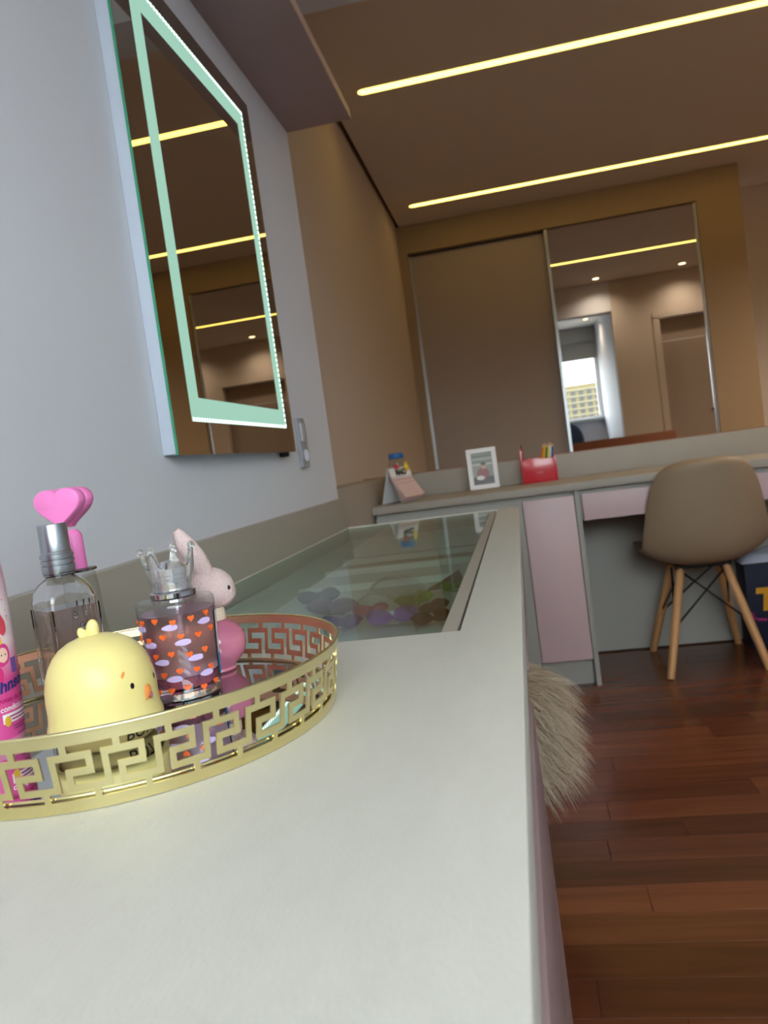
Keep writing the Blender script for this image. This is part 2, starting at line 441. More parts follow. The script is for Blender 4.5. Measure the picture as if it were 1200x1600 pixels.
dd = thing('drawer_unit', (1.37, 3.1, .6), 'pair of shallow pink desk drawers behind the taupe chair', 'drawer')
box('drawer_case', GREYPANEL, .692, 2.04, 2.915, 3.33, .612, .7215, dd)
for a, b in ((.698, 1.365), (1.371, 2.036)):
    box('drawer_front', PINK, a, b, 2.893, 2.913, .608, .703, dd, bevel=.0015)
mp_ = thing('desk_back_panel', (1.4, 3.34, 0), 'grey modesty panel closing the back of the desk', 'panel')
box('panel_board', GREYPANEL, .692, DX1, YR+.002, YR+.020, .006, .720, mp_)
ep = thing('desk_end_panel', (2.05, 3.1, 0), 'grey end panel carrying the far end of the desk', 'panel')
box('panel_board', GREYPANEL, 2.042, DX1, 2.893, 3.335, 0, .7215, ep)
hb = thing('headboard', (.94, 3.38, 0), 'brown headboard behind the desk, its edge seen in the wardrobe mirror', 'headboard')
box('headboard_panel', mat('brown_board', '8A5640', .5, noise=.08, nscale=6), -.18, DX1, YR+.0225, YR+.05, 0, .852, hb, bevel=.002)

# ---- wardrobe
wd = thing('wardrobe', (1.0, 6.1, 0), 'tall taupe built-in wardrobe with one plain and one mirrored sliding door', 'wardrobe')
WXL, WXR = -.183, 2.18
mb = MB()
mb.box(WXL, -.118, YB, YB+.62, 0, 2.40); mb.build('left_stile', TAUPE_D, wd)
mb = MB(); mb.box(1.893, WXR, YB, YB+.62, 0, 2.40); mb.build('right_panel', TAUPE_D, wd)
mb = MB(); mb.box(WXL, WXR, YB, YB+.62, 2.40, ZC-.001); mb.build('top_panel', TAUPE_D, wd)
box('inside_back', TAUPE_D, -.118, 1.893, YB+.58, YB+.62, 0, 2.40, wd)
sd = box('sliding_door', TAUPE, -.10, .868, YB+.055, YB+.075, .02, 2.385, wd)
mb = MB(); mb.box(-.118, -.10, YB+.045, YB+.08, .02, 2.385); mb.build('door_edge', ALU, sd)
sm = box('mirror_door', MIRROR, .882, 1.872, YB+.020, YB+.028, .03, 2.392, wd)
mb = MB(); mb.box(.862, .882, YB+.012, YB+.040, .02, 2.395); mb.box(1.872, 1.892, YB+.012, YB+.040, .02, 2.395)
mb.build('door_edge', ALU, sm)
box('top_track', mat('track_dark', '3B3026', .5), -.118, 1.893, YB+.045, YB+.12, 2.386, 2.3995, wd)

# ---- vanity mirror
vm = thing('vanity_mirror', (.013, 1.35, .96), 'illuminated rectangular mirror with a glowing mint border on the white wall', 'mirror')
MY0, MY1, MZ0, MZ1 = 1.05, 1.645, .962, 1.693
box('mirror_case', mat('white_case', 'B9C0CE', .5), .0005, .021, MY0, MY1, MZ0, MZ1, vm, bevel=.001)
box('mirror_glass', MIRROR_V, .0212, .0252, MY0-.002, MY1+.002, MZ0-.002, MZ1+.002, vm)
GE = mat('green_glass_edge', '3E8F6E', .1, spec=.8)
box('glass_edge', GE, .0213, .0253, MY0-.0034, MY0-.0021, MZ0-.002, MZ1+.002, vm)
LEDB = emitter('mint_frosted_light', 'AEE2CC', .82)
a0, a1, c0, c1, bw = 1.112, 1.598, 1.010, 1.660, .037
mb = MB()
for q in ((a0, a1, c0, c0+bw), (a0, a1, c1-bw, c1), (a0, a0+bw*.95, c0+bw, c1-bw), (a1-bw, a1, c0+bw, c1-bw)):
    mb.box(.0253, .0256, *q)
mb.build('light_border', LEDB, vm)
mb = MB(); k = 0
yy = a0+.006
while yy < a1:
    for z_ in (c1-.003, c0+.003):
        mb.box(.0257, .0259, yy-.0030, yy+.0030, z_-.0030, z_+.0030)
    yy += .0105
z_ = c0+.006
while z_ < c1:
    mb.box(.0257, .0259, a1-.0075, a1-.0010, z_-.0030, z_+.0030); z_ += .0105
o = mb.build('light_dots', emitter('led_dots', 'EAFFF8', 2.2), vm); o['kind'] = 'stuff'
MB().lathe([(.008, 0), (.010, .003), (.010, .009)], (.012, 1.60, .951), 18).build('touch_sensor', BLACK, vm, smooth=.6)
# ---- switch plate
sp = thing('switch_plate', (.004, 1.776, .98), 'narrow grey switch plate on the white wall beside the mirror', 'switch')
GP = mat('grey_plastic', '9C9CA2', .35)
box('plate', GP, .0, .009, 1.748, 1.806, .925, 1.040, sp, bevel=.002)
box('rocker', mat('rocker_grey', 'B2B2B8', .3), .009, .013, 1.757, 1.797, .985, 1.028, sp, bevel=.0015)
MB().lathe([(.013, 0), (.015, .002), (.013, .004), (.009, .002)], (0, 0, 0), 20, M=T(.009, 1.777, .953) @ Matrix.Rotation(PI/2, 4, 'Y')).build('socket', mat('socket_white', 'D8D8E4', .3), sp, smooth=.6)
# ---- blind over the window
bl = thing('roller_blind', (1.04, -1.06, 2.15), 'grey blind rolled up above the window, seen in the wardrobe mirror', 'blind')
BLM = mat('blind_fabric', '9B9893', .8)
box('blind_fabric', BLM, WX0-.02, WX1+.01, -1.098, -1.085, 2.12, 2.42, bl)
box('blind_box', BLM, WX0-.02, WX1+.01, -1.098, -1.04, 2.36, 2.59, bl, bevel=.004)
box('bottom_bar', BLM, WX0-.02, WX1+.01, -1.098, -1.075, 2.105, 2.13, bl, bevel=.003)

# ================================================================== APARTMENT BLOCK OUTSIDE
ab = thing('apartment_building', (20, -345, -3), 'pale yellow block of flats with rows of grey windows beyond the window', 'building')
FAC = mat('ochre_facade', '6E6142', .8, noise=.04, nscale=.2)
box('facade', FAC, -16, 46, -360, -340, -3, 23, ab)
box('roof_slab', mat('pale_roof', '8A8272', .8), -16.4, 46.4, -360.3, -339.6, 23, 23.6, ab)
GW = mat('far_window', '2B3036', .25)
WSL = mat('pale_slab', '7C776A', .8)
mb = MB(); mb.box(-.95, .95, -.1, .2, -.75, .75)
wproto = mb.build('window', GW, None); wproto.parent = ab
wproto.location = Vector((-14, -339.9, 1.0))-ORIG[ab.name]
for i in range(18):
    for j in range(8):
        if i == 0 and j == 0: continue
        c = wproto.copy(); COL.objects.link(c); c.parent = ab
        c.location = Vector((-14+i*3.4, -339.9, 1.0+j*2.7))-ORIG[ab.name]
for j in range(9):
    box('floor_band', WSL, -16.1, 46.1, -339.98, -339.5, -.55+j*2.7, -.15+j*2.7, ab)

# ================================================================== OBJECTS ON THE WORKTOP
# ---- tray
TCX, TCY = .208, .4985
tr = thing('round_tray', (TCX, TCY, .75), 'round gold mirrored tray with a Greek key rim on the worktop', 'tray')
NU = 35; R0, R1, TZ0, TZ1 = .1422, .1500, .7505, .7942
su, sv = .066, .047
rects = [(-su, su, .27, .74), (-su, .70+su, .66, .75), (.70-su, .70+su, .46, .75), (.28-su, .70+su, .46, .55), (.28-su, .28+su, .26, .55), (.28-su, 1+su, .26, .35),
         (.25-su, .25+su, .70, .86), (.75-su, .75+su, .14, .30), (0, 1, 0, .15), (0, 1, .85, 1)]
ub = set()
for a, b, _, _ in rects:
    for q in (a, b): ub.add(round(q % 1, 4))
ub |= {0.0, .5}
ub = sorted(ub); vb = sorted({round(q, 4) for r in rects for q in r[2:]})
def filled(u, v):
    for a, b, c, d in rects:
        for s_ in (-1, 0, 1):
            if a <= u+s_ <= b and c <= v <= d: return True
    return False
vid = {}; vs = []; fs = []; mi = []
ngu = NU*len(ub)
def cylp(gi, vj, layer):
    key = (gi % ngu, vj, layer)
    if key in vid: return vid[key]
    n_, k_ = divmod(gi % ngu, len(ub))
    ang = (n_+ub[k_]-.25)*2*PI/NU + math.radians(-84.66)
    v = vb[vj]; r = R0+(R1-R0)*v + (0 if layer == 0 else -.0013)
    vid[key] = len(vs); vs.append((TCX+r*math.cos(ang), TCY+r*math.sin(ang), TZ0+(TZ1-TZ0)*v))
    return vid[key]
cell = {}
for gi in range(ngu):
    k_ = gi % len(ub); u0_ = ub[k_]; u1_ = ub[k_+1] if k_+1 < len(ub) else 1.0
    for vj in range(len(vb)-1):
        cell[gi, vj] = filled((u0_+u1_)/2, (vb[vj]+vb[vj+1])/2)
for (gi, vj), f_ in cell.items():
    if not f_: continue
    g1 = gi+1
    fs.append((cylp(gi,vj,0), cylp(g1,vj,0), cylp(g1,vj+1,0), cylp(gi,vj+1,0))); mi.append(0)
    fs.append((cylp(gi,vj,1), cylp(gi,vj+1,1), cylp(g1,vj+1,1), cylp(g1,vj,1))); mi.append(1)
    if not cell.get(((gi-1) % ngu, vj)): fs.append((cylp(gi,vj,0), cylp(gi,vj+1,0), cylp(gi,vj+1,1), cylp(gi,vj,1))); mi.append(0)
    if not cell.get(((gi+1) % ngu, vj)): fs.append((cylp(g1,vj,0), cylp(g1,vj,1), cylp(g1,vj+1,1), cylp(g1,vj+1,0))); mi.append(0)
    if not cell.get((gi, vj-1)): fs.append((cylp(gi,vj,0), cylp(gi,vj,1), cylp(g1,vj,1), cylp(g1,vj,0))); mi.append(0)
    if not cell.get((gi, vj+1)): fs.append((cylp(gi,vj+1,0), cylp(g1,vj+1,0), cylp(g1,vj+1,1), cylp(gi,vj+1,1))); mi.append(0)
mb = MB(); mb.add(vs, fs); mb.mi = mi
mb.build('key_rim', [GOLD, INNER_CORAL], tr, smooth=.5)
circ = lambda r, z, n=96: [(TCX+r*math.cos(2*PI*k/n), TCY+r*math.sin(2*PI*k/n), z) for k in range(n)]
MB().tube(circ(R1-.0006, TZ1+.0002), .0011, 8, True).build('rim_bead', GOLD, tr, smooth=True)
mb = MB(); mb.tube(circ(R0-.0024, .7580), .0011, 8, True)
mb.build('base_bead', GOLD, tr, smooth=True)
MB().lathe([(.1408, 0), (.1408, .006)], (TCX, TCY, .7508), 96).build('mirror_plate', PLATE, tr)
Z0 = .7569
CAM2 = Vector((.4943, 0))
def camang(x, y): return math.atan2(0-y, .4943-x)
def wrapped(txt, size, cx, cy, rfun, ang, z, name, m, parent, shear=0, bold=0, tilt=0, lift=.0003, sx=1):
    """lettering laid on a surface of revolution: x along the circumference, y up"""
    v, f = text_mesh(txt, size, shear, bold)
    mb = MB(); q = []
    for p in v:
        px = p.x*sx; py = p.y
        px, py = px*math.cos(tilt)-py*math.sin(tilt), px*math.sin(tilt)+py*math.cos(tilt)
        zz = z+py; r = rfun(zz)+lift; a = ang+px/r
        q.append((cx+r*math.cos(a), cy+r*math.sin(a), zz))
    mb.add(q, f)
    return mb.build(name, m, parent)
def patch(cx, cy, rfun, a0, a1, z0, z1, name, m, parent, n=10, k=4, lift=.0002, shape=None):
    mb = MB(); vs = []; fs = []
    for j in range(k+1):
        for i in range(n+1):
            u = i/n; v = j/k
            a = a0+(a1-a0)*u; z = z0+(z1-z0)*v
            if shape: a, z = shape(u, v, a0, a1, z0, z1)
            r = rfun(z)+lift
            vs.append((cx+r*math.cos(a), cy+r*math.sin(a), z))
    for j in range(k):
        for i in range(n):
            q = j*(n+1)+i; fs.append((q, q+1, q+n+2, q+n+1))
    mb.add(vs, fs)
    return mb.build(name, m, parent, smooth=True)
def ell_shape(u, v, a0, a1, z0, z1):
    # disc-like patch: rows shrink towards the top and bottom
    t = 2*v-1; s_ = math.sqrt(max(0, 1-t*t)); am = (a0+a1)/2
    return am+(a1-a0)/2*(2*u-1)*s_, (z0+z1)/2+(z1-z0)/2*t

# ---- conditioner bottle
JX, JY = .124, .4596
cb = thing('conditioner_bottle', (JX, JY, Z0), 'pink conditioner bottle with a princess label at the left edge', 'bottle')
def jr(z):
    h = z-Z0
    pts = [(0, .0205), (.004, .0222), (.02, .0234), (.05, .0246), (.09, .0250), (.115, .0246), (.135, .0225), (.150, .0175), (.156, .013)]
    for (a, ra), (b, rb) in zip(pts, pts[1:]):
        if h <= b: return ra+(rb-ra)*max(0, (h-a))/(b-a)
    return .013
def grad_mat(name, z0, z1, stops, rough=.35):
    m = bpy.data.materials.new(name); m.use_nodes = True; t = m.node_tree; p = t.nodes['Principled BSDF']
    g = t.nodes.new('ShaderNodeTexCoord'); s_ = t.nodes.new('ShaderNodeSeparateXYZ'); r = t.nodes.new('ShaderNodeMapRange'); c = t.nodes.new('ShaderNodeValToRGB')
    r.inputs[1].default_value = z0; r.inputs[2].default_value = z1
    t.links.new(g.outputs['Object'], s_.inputs[0]); t.links.new(s_.outputs['Z'], r.inputs[0]); t.links.new(r.outputs[0], c.inputs[0]); t.links.new(c.outputs[0], p.inputs['Base Color'])
    while len(c.color_ramp.elements) < len(stops): c.color_ramp.elements.new(.5)
    for e_, (pos, col) in zip(c.color_ramp.elements, stops): e_.position = pos; e_.color = lin(col)
    p.inputs['Roughness'].default_value = rough
    return m
mb = MB(); mb.lathe([(1e-4, 0)]+[(jr(Z0+h), h) for h in (0, .002, .004, .012, .02, .035, .05, .07, .09, .103, .115, .125, .135, .143, .150, .156)]+[(1e-4, .156)], (JX, JY, Z0), 48)
mb.build('bottle_body', mat('pink_plastic', 'E58FB4', .35), cb, smooth=.9)
mb = MB(); mb.lathe([(.0125, 0), (.0132, .002), (.0132, .022), (.011, .026), (1e-4, .0265)], (JX, JY, Z0+.156), 36)
mb.build('cap', mat('pink_cap', 'F0A9C6', .3), cb, smooth=.7)
ja = camang(JX, JY)
LBL = grad_mat('printed_label', 0, .125, [(.0, 'D8539A'), (.36, 'DD4F96'), (.44, 'E78CB6'), (.55, 'F3D9E2'), (.72, 'F1E2E8'), (.9, 'EBB9CE')])
patch(JX, JY, jr, ja-1.15, ja+1.62, Z0+.006, Z0+.118, 'label', LBL, cb, 24, 14)
wrapped("Johnson's", .0110, JX, JY, jr, ja+.93, Z0+.0385, 'lettering', mat('navy_ink', '27357E', .4), cb, shear=.25, bold=.0004, lift=.0005, tilt=.12)
wrapped('gotas de brilho', .0050, JX, JY, jr, ja+.98, Z0+.0305, 'lettering', mat('magenta_ink', 'B0176B', .4), cb, lift=.0005, bold=.0001)
wrapped('condicionador', .0053, JX, JY, jr, ja+1.02, Z0+.0245, 'lettering', mat('white_ink', 'FBF3F6', .4), cb, lift=.0005, bold=.0001)
patch(JX, JY, jr, ja+.42, ja+1.45, Z0+.0165, Z0+.0228, 'ribbon', mat('ribbon_white', 'F6EEF0', .4), cb, 12, 2, .0004)
mb = MB()
for i, (da, dz, L) in enumerate(((.16, .0255, .7), (.22, .0228, .6), (.30, .0165, .62), (.36, .0140, .55), (.55, .0095, .4))):
    pass
GI = mat('rose_ink', 'A8407E', .4)
for da, dz, L in ((.62, .0200, .72), (.68, .0178, .66), (.70, .0130, .62), (.74, .0110, .50), (.86, .0070, .38)):
    patch(JX, JY, jr, ja+da, ja+da+L, Z0+dz, Z0+dz+.0011, 'fine_print', GI, cb, 8, 1, .0006)
patch(JX, JY, jr, ja+.46, ja+.66, Z0+.0140, Z0+.0215, 'gold_drop', mat('gold_ink', 'E0B33C', .4), cb, 8, 6, .0006, ell_shape)
PKH = mat('print_pink', 'DE3F8E', .4); SKN = mat('print_skin', 'F6CBB9', .4)
patch(JX, JY, jr, ja+.34, ja+.92, Z0+.0535, Z0+.0700, 'drawn_hair', PKH, cb, 12, 8, .0004, ell_shape)
patch(JX, JY, jr, ja+.52, ja+.84, Z0+.0562, Z0+.0665, 'drawn_face', SKN, cb, 10, 8, .0006, ell_shape)
patch(JX, JY, jr, ja+.26, ja+.62, Z0+.0430, Z0+.0555, 'drawn_dress', mat('print_magenta', 'D9367F', .4), cb, 10, 8, .0005, ell_shape)
patch(JX, JY, jr, ja+.50, ja+.70, Z0+.0685, Z0+.0730, 'drawn_crown', mat('print_yellow', 'F0B93A', .4), cb, 6, 3, .0007)
patch(JX, JY, jr, ja+.90, ja+1.15, Z0+.0480, Z0+.0580, 'drawn_castle', mat('print_violet', '7C5AA6', .4), cb, 6, 3, .0005)
for da in (.43, .55):
    patch(JX, JY, jr, ja+da+.18, ja+da+.215, Z0+.0608, Z0+.0622, 'drawn_eye', BLACK, cb, 5, 4, .0008, ell_shape)
def drop_shape(u, v, a0, a1, z0, z1):
    s_ = math.sin(PI*min(1, v*1.02))**.8*(1-v)**.55*1.6; am = (a0+a1)/2
    return am+(a1-a0)/2*(2*u-1)*min(1, s_), z0+(z1-z0)*v
patch(JX, JY, jr, ja+.66, ja+.92, Z0+.0735, Z0+.0890, 'red_drop', mat('print_red', 'D8485A', .4), cb, 8, 12, .0005, drop_shape)
CONF = [mat('confetti_violet', '9C74BE', .5), mat('confetti_gold', 'E9BE5E', .5), mat('confetti_rose', 'E07AA8', .5)]
for i in range(26):
    da = random.uniform(.05, 1.05); dz = random.uniform(.060, .098)
    if .30 < da < .95 and dz < .092: continue
    patch(JX, JY, jr, ja+da, ja+da+.05, Z0+dz, Z0+dz+.0016, 'confetti', CONF[i % 3], cb, 4, 4, .0004, ell_shape)

# ---- chick figurine
KX, KY = .2134, .4566
ck = thing('chick_figurine', (KX, KY, Z0), 'yellow chick-shaped pot with a small crest, standing in the gold tray', 'figurine')
YEL = mat('chick_yellow', 'EDDC92', .38, sub=.15)
HZ = .7685
domep = [(.0335, -.0015), (.0360, .0000), (.0357, .0025), (.0346, .006), (.0342, .012), (.0343, .019), (.0338, .027), (.0323, .034), (.0300, .040), (.0268, .0455), (.0225, .050), (.017, .0535), (.0105, .0558), (.005, .0568), (1e-4, .0571)]
def kr(z):
    h = z-HZ
    for (ra, a), (rb, b) in zip(domep[1:], domep[2:]):
        if h <= b: return ra+(rb-ra)*(h-a)/(b-a)
    return 1e-3
mb = MB(); mb.lathe([(.0325, .004), (.0325, -.0015)]+domep, (KX, KY, HZ), 64, caps=False)
mb.build('head', YEL, ck, smooth=True)
mb = MB(); mb.lathe([(1e-4, 0), (.0265, 0), (.0285, .0015), (.0300, .006), (.0315, .013), (.0315, .016), (1e-4, .016)], (KX, KY, Z0), 48)
mb.build('base_pot', mat('chick_base', 'A8945C', .45), ck, smooth=.9)
FA = math.radians(-8)
mb = MB()
def tilted(px, py, pz, ry, rx=0): return T(px, py, pz) @ Rz(camang(KX, KY)+PI/2) @ Matrix.Rotation(ry, 4, 'Y')
mb.sphere((0, 0, 0), .0042, .0035, .0072, M=tilted(KX, KY, HZ+.0595, .12))
mb.sphere((0, 0, 0), .0030, .0028, .0048, M=tilted(KX-.0052, KY-.0032, HZ+.0580, -.35))
mb.build('crest', YEL, ck, smooth=True)
KB = mat('chick_black', '1A1512', .3); KO = mat('chick_orange', 'EE9248', .45); KP = mat('chick_mauve', 'B56A8C', .5)
for s_ in (-1, 1):
    patch(KX, KY, kr, FA+s_*.34-.042, FA+s_*.34+.042, HZ+.0232, HZ+.0272, 'eye', KB, ck, 8, 6, .0003, ell_shape)
    def brow(u, v, a0, a1, z0, z1, s_=s_):
        t = 2*v-1; w_ = math.sqrt(max(0, 1-t*t)); am = (a0+a1)/2
        return am+(a1-a0)/2*(2*u-1)*w_ + s_*-.03*t, (z0+z1)/2+(z1-z0)/2*t
    patch(KX, KY, kr, FA+s_*.47-.035, FA+s_*.47+.035, HZ+.0312, HZ+.0352, 'brow', KO, ck, 6, 6, .0003, brow)
mb = MB()
def kpt(a, z, l): return (KX+(kr(z)+l)*math.cos(a), KY+(kr(z)+l)*math.sin(a), z)
vs = []; fs = []; n_ = 10; k_ = 8
for j in range(k_+1):
    for i in range(n_+1):
        u = 2*i/n_-1; v = 2*j/k_-1
        s_ = math.sqrt(max(0, 1-v*v)) if v > 0 else 1-.12*abs(v)
        a = FA+.105*u*s_; z = HZ+.0180+.0052*v + (.0016*(1-abs(u)) if v < -.9 else 0)
        l = .0015*max(0, 1-u*u*.8)*max(0, 1-v*v*.8)+.0002
        vs.append(kpt(a, z, l))
for j in range(k_):
    for i in range(n_): q = j*(n_+1)+i; fs.append((q, q+1, q+n_+2, q+n_+1))
mb.add(vs, fs); mb.build('beak', KO, ck, smooth=True)
patch(KX, KY, lambda z: kr(z)+.0012, FA-.005, FA+.075, HZ+.0130, HZ+.0180, 'beak_patch', KP, ck, 8, 6, .0004, ell_shape)  # mauve patch on the lower beak
def br(z):
    h = z-Z0
    return .0300+.0015*(h-.006)/.007 if h > .006 else .0285+.0015*h/.006
ka = camang(KX, KY)
wrapped('BO7i', .0105, KX, KY, br, ka+.68, Z0+.0032, 'lettering', BLACK, ck, lift=.0004, bold=.0001)

# ---- crown perfume bottle
PX, PY = .2285, .5468
pb = thing('crown_perfume', (PX, PY, Z0), 'round pink perfume bottle with hearts and a clear crown stopper', 'perfume bottle')
H1 = .0722
def pr_(z): return .0252+(.0292-.0252)*min(1, max(0, (z-Z0)/H1))
mb = MB(); mb.lathe([(1e-4, 0), (.0235, 0), (.0252, .0018)]+[(pr_(Z0+h), h) for h in (.01, .02, .03, .04, .05, .06, .068)]+[(.0288, H1-.001), (.0270, H1+.0012), (.014, H1+.0026), (.012, H1+.0030)], (PX, PY, Z0), 64)
mb.build('bottle_body', CLEAR, pb, smooth=.7)
mb = MB(); mb.lathe([(1e-4, .0005), (.0228, .0005), (.0243, .0018), (.0247, .0078), (1e-4, .0090)], (PX, PY, Z0), 56)
mb.build('base_glass', GLASSY, pb, smooth=.7)
LIQ = mat('pink_perfume', 'E6BDD2', .28, trans=1, ior=1.3)
LIQD = mat('deep_pink_perfume', 'CF7FA6', .2, trans=1, ior=1.3)
mb = MB(); mb.lathe([(1e-4, .0095), (.0236, .0095), (.0244, .0115), (.0249, .0175), (1e-4, .0175)], (PX, PY, Z0), 56)
mb.build('perfume_dregs', LIQD, pb, smooth=.7)
mb = MB(); mb.lathe([(1e-4, .0177), (.0246, .0177), (.0276, .064), (1e-4, .064)], (PX, PY, Z0), 56)
mb.build('perfume', LIQ, pb, smooth=.7)
mb = MB(); mb.tube([(PX+.001, PY, Z0+.075), (PX+.001, PY, Z0+.045), (PX+.003, PY-.002, Z0+.028), (PX+.010, PY-.004, Z0+.0115)], .0013, 8)
mb.build('dip_tube', mat('tube_plastic', 'E6DCE2', .2), pb, smooth=True)
mb = MB(); mb.lathe([(.0165, H1+.002), (.0172, H1+.003), (.0172, H1+.0062), (.0158, H1+.0072), (.0135, H1+.0075)], (PX, PY, Z0), 48)
mb.build('collar', CHROME, pb, smooth=.6)
mb = MB(); mb.lathe([(.0118, H1+.0076), (.0124, H1+.012), (.0124, H1+.016), (.0116, H1+.0165), (.0116, H1+.019), (.0122, H1+.0195), (.0122, H1+.024), (.0085, H1+.0285), (1e-4, H1+.0300)], (PX, PY, Z0), 40)
mb.build('stopper_core', CHROME, pb, smooth=.6)
# crown: clear cup with seven prongs
mb = MB(); vs = []; fs = []; NA = 84
rows = 10
for side in (0, 1):
    for j in range(rows+1):
        for i in range(NA):
            a = 2*PI*i/NA; ph = (i/NA*7) % 1
            c_ = math.cos(2*PI*ph); top = .0250 + (.0130*(.5+.5*c_)**2.6 if c_ > -1 else 0)
            h = .0080+(top-.0080)*j/rows
            hh = (h-.008)/.03
            r = .0150+.0012*(hh > .2)+.0050*max(0, hh-.15)**1.1
            r -= .0026*side
            vs.append((PX+r*math.cos(a), PY+r*math.sin(a), Z0+H1+h))
nn = (rows+1)*NA
for j in range(rows):
    for i in range(NA):
        a = j*NA+i; b = j*NA+(i+1) % NA
        fs.append((a, b, b+NA, a+NA)); fs.append((nn+a, nn+a+NA, nn+b+NA, nn+b))
for i in range(NA):
    a = rows*NA+i; b = rows*NA+(i+1) % NA; fs.append((a, b, nn+b, nn+a))
    a = i; b = (i+1) % NA; fs.append((b, a, nn+a, nn+b))
mb.add(vs, fs)
crown = mb.build('crown_stopper', ACRYL, pb, smooth=.8)
for k in range(7):
    a = 2*PI*k/7; r = .0150+.0012+.0050*.85-.0009
    MB().sphere((PX+r*math.cos(a), PY+r*math.sin(a), Z0+H1+.0385), .0027, n=14, m=8).build('crown_ball', ACRYL, crown, smooth=True)
# hearts and clouds printed on the glass
HEA = mat('orange_heart', 'F4692C', .25, coat=.5); CLO = mat('lilac_cloud', 'CDB7E2', .5)
def heart_poly(s_, n=22):
    return [(s_*.062*16*math.sin(t)**3, s_*.062*(13*math.cos(t)-5*math.cos(2*t)-2*math.cos(3*t)-math.cos(4*t))) for t in [2*PI*k/n for k in range(n)]]
mb = MB(); mb.prism(heart_poly(.0026), .0008, Matrix.Translation((0, -.0007, 0)))
hproto = mb.build('heart', HEA, None); hproto.parent = pb
pts = [(-.0058*math.cos(t)*(1+.10*math.cos(3*t)), .0023*math.sin(t)) for t in [2*PI*k/18 for k in range(18)]]
mb = MB(); mb.prism(pts, .0004, Matrix.Translation((0, -.0004, 0))); cproto = mb.build('cloud', CLO, None); cproto.parent = pb
pa = camang(PX, PY)
def stick(proto, first, da, h, roll=0):
    o = proto if first else proto.copy()
    if not first: COL.objects.link(o); o.parent = pb
    a = pa+da; r = pr_(Z0+h)+.0003
    o.location = Vector((PX+r*math.cos(a), PY+r*math.sin(a), Z0+h))-ORIG[pb.name]
    o.rotation_euler = (0, roll, a+PI/2)
first = True
for j, h in enumerate((.0095, .0225, .0355, .0485, .0605)):
    for i in range(14):
        da = (i+(.5 if j % 2 else 0))*2*PI/14-PI+.08*j
        if da > 1.0 or da < -1.55: continue
        stick(hproto, first, da, h+.0012*math.sin(i*2.1+j)); first = False
first = True
for j, h in enumerate((.018, .031, .044, .056)):
    for i in range(7):
        da = (i+(.5 if j % 2 else 0)+.2*j)*2*PI/7-PI+.15
        if da > PI: da -= 2*PI
        if da > .9 or da < -1.5: continue
        stick(cproto, first, da, h); first = False
patch(PX, PY, pr_, pa+1.12, pa+1.85, Z0+.012, Z0+.060, 'sticker', mat('sticker_white', 'D9DCE2', .4), pb, 10, 3, .0002)
patch(PX, PY, pr_, pa+1.10, pa+1.20, Z0+.010, Z0+.061, 'sticker_edge', BLACK, pb, 4, 6, .0004)
patch(PX, PY, pr_, pa+1.20, pa+1.50, Z0+.012, Z0+.028, 'sticker_stripe', mat('sticker_blue', '2E7FC0', .4), pb, 6, 3, .0004)

# ---- bunny bottle
BX, BY = .2300, .6060
bb = thing('bunny_bottle', (BX, BY, Z0), 'pink glass bottle with a fuzzy bunny head stopper, behind the crown perfume', 'bottle')
PG = mat('rose_glass', 'C0708C', .22, noise=.03, nscale=20, coat=.4)
prof = [(1e-4, 0), (.013, 0), (.0142, .0015), (.0135, .0035), (.0150, .0055), (.0200, .010), (.0236, .0155), (.0250, .0215), (.0246, .0275), (.0222, .0335), (.018, .0385), (.0125, .0415), (.0105, .0425), (.0105, .046), (1e-4, .046)]
MB().lathe(prof, (BX, BY, Z0), 56).build('bottle_body', PG, bb, smooth=.9)
FUZ = mat('fuzzy_blush', 'EFD3CF', .95, noise=.14, nscale=700, bump=1.0, bscale=1100)
MB().lathe([(.0108, .0425), (.0114, .043), (.0112, .0505), (.0100, .053)], (BX, BY, Z0), 36).build('neck_band', mat('cream_band', 'E2CFBB', .9, bump=.6, bscale=700), bb, smooth=.7)
ba = camang(BX, BY); BM = T(BX, BY, Z0) @ Rz(ba+PI/2)   # local +x points to the right as seen from the viewpoint
def fuzz(o, amp=.0005):
    for v in o.data.vertices:
        v.co += v.normal*random.uniform(-amp, amp)
mb = MB(BM); mb.sphere((.000, 0, .0690), .0215, .0190, .0175, n=100, m=60)
mb.sphere((.0095, -.001, .0655), .0128, .0135, .0125, n=70, m=44)
hd = mb.build('bunny_head', FUZ, bb, smooth=True); fuzz(hd)
mb = MB(BM)
def ear(x0, y0, lean, L, sidey):
    pts = []; rs = []
    for k in range(37):
        t = k/36
        pts.append((x0+lean*t-.004*math.sin(PI*t)*0, y0+sidey*t, .081+L*t)); rs.append(.0024+.0062*math.sin(PI*min(1, .18+.80*t))**.8)
    return pts, rs
p_, r_ = ear(.001, -.006, -.0190, .040, .000); mb.tube(p_, r_, 36)
e1 = mb.build('ear', FUZ, bb, smooth=True); fuzz(e1, .0005)
mb = MB(BM); p_, r_ = ear(-.004, .009, -.013, .030, .008); mb.tube(p_, r_, 16)
e2 = mb.build('ear', FUZ, bb, smooth=True); fuzz(e2, .0004)
for s_ in (-1, 1):
    mb = MB(BM); mb.sphere((.0168, s_*.0112-.001, .0690), .0014, .0011, .0019, n=12, m=8); mb.build('eye', BLACK, bb, smooth=True)

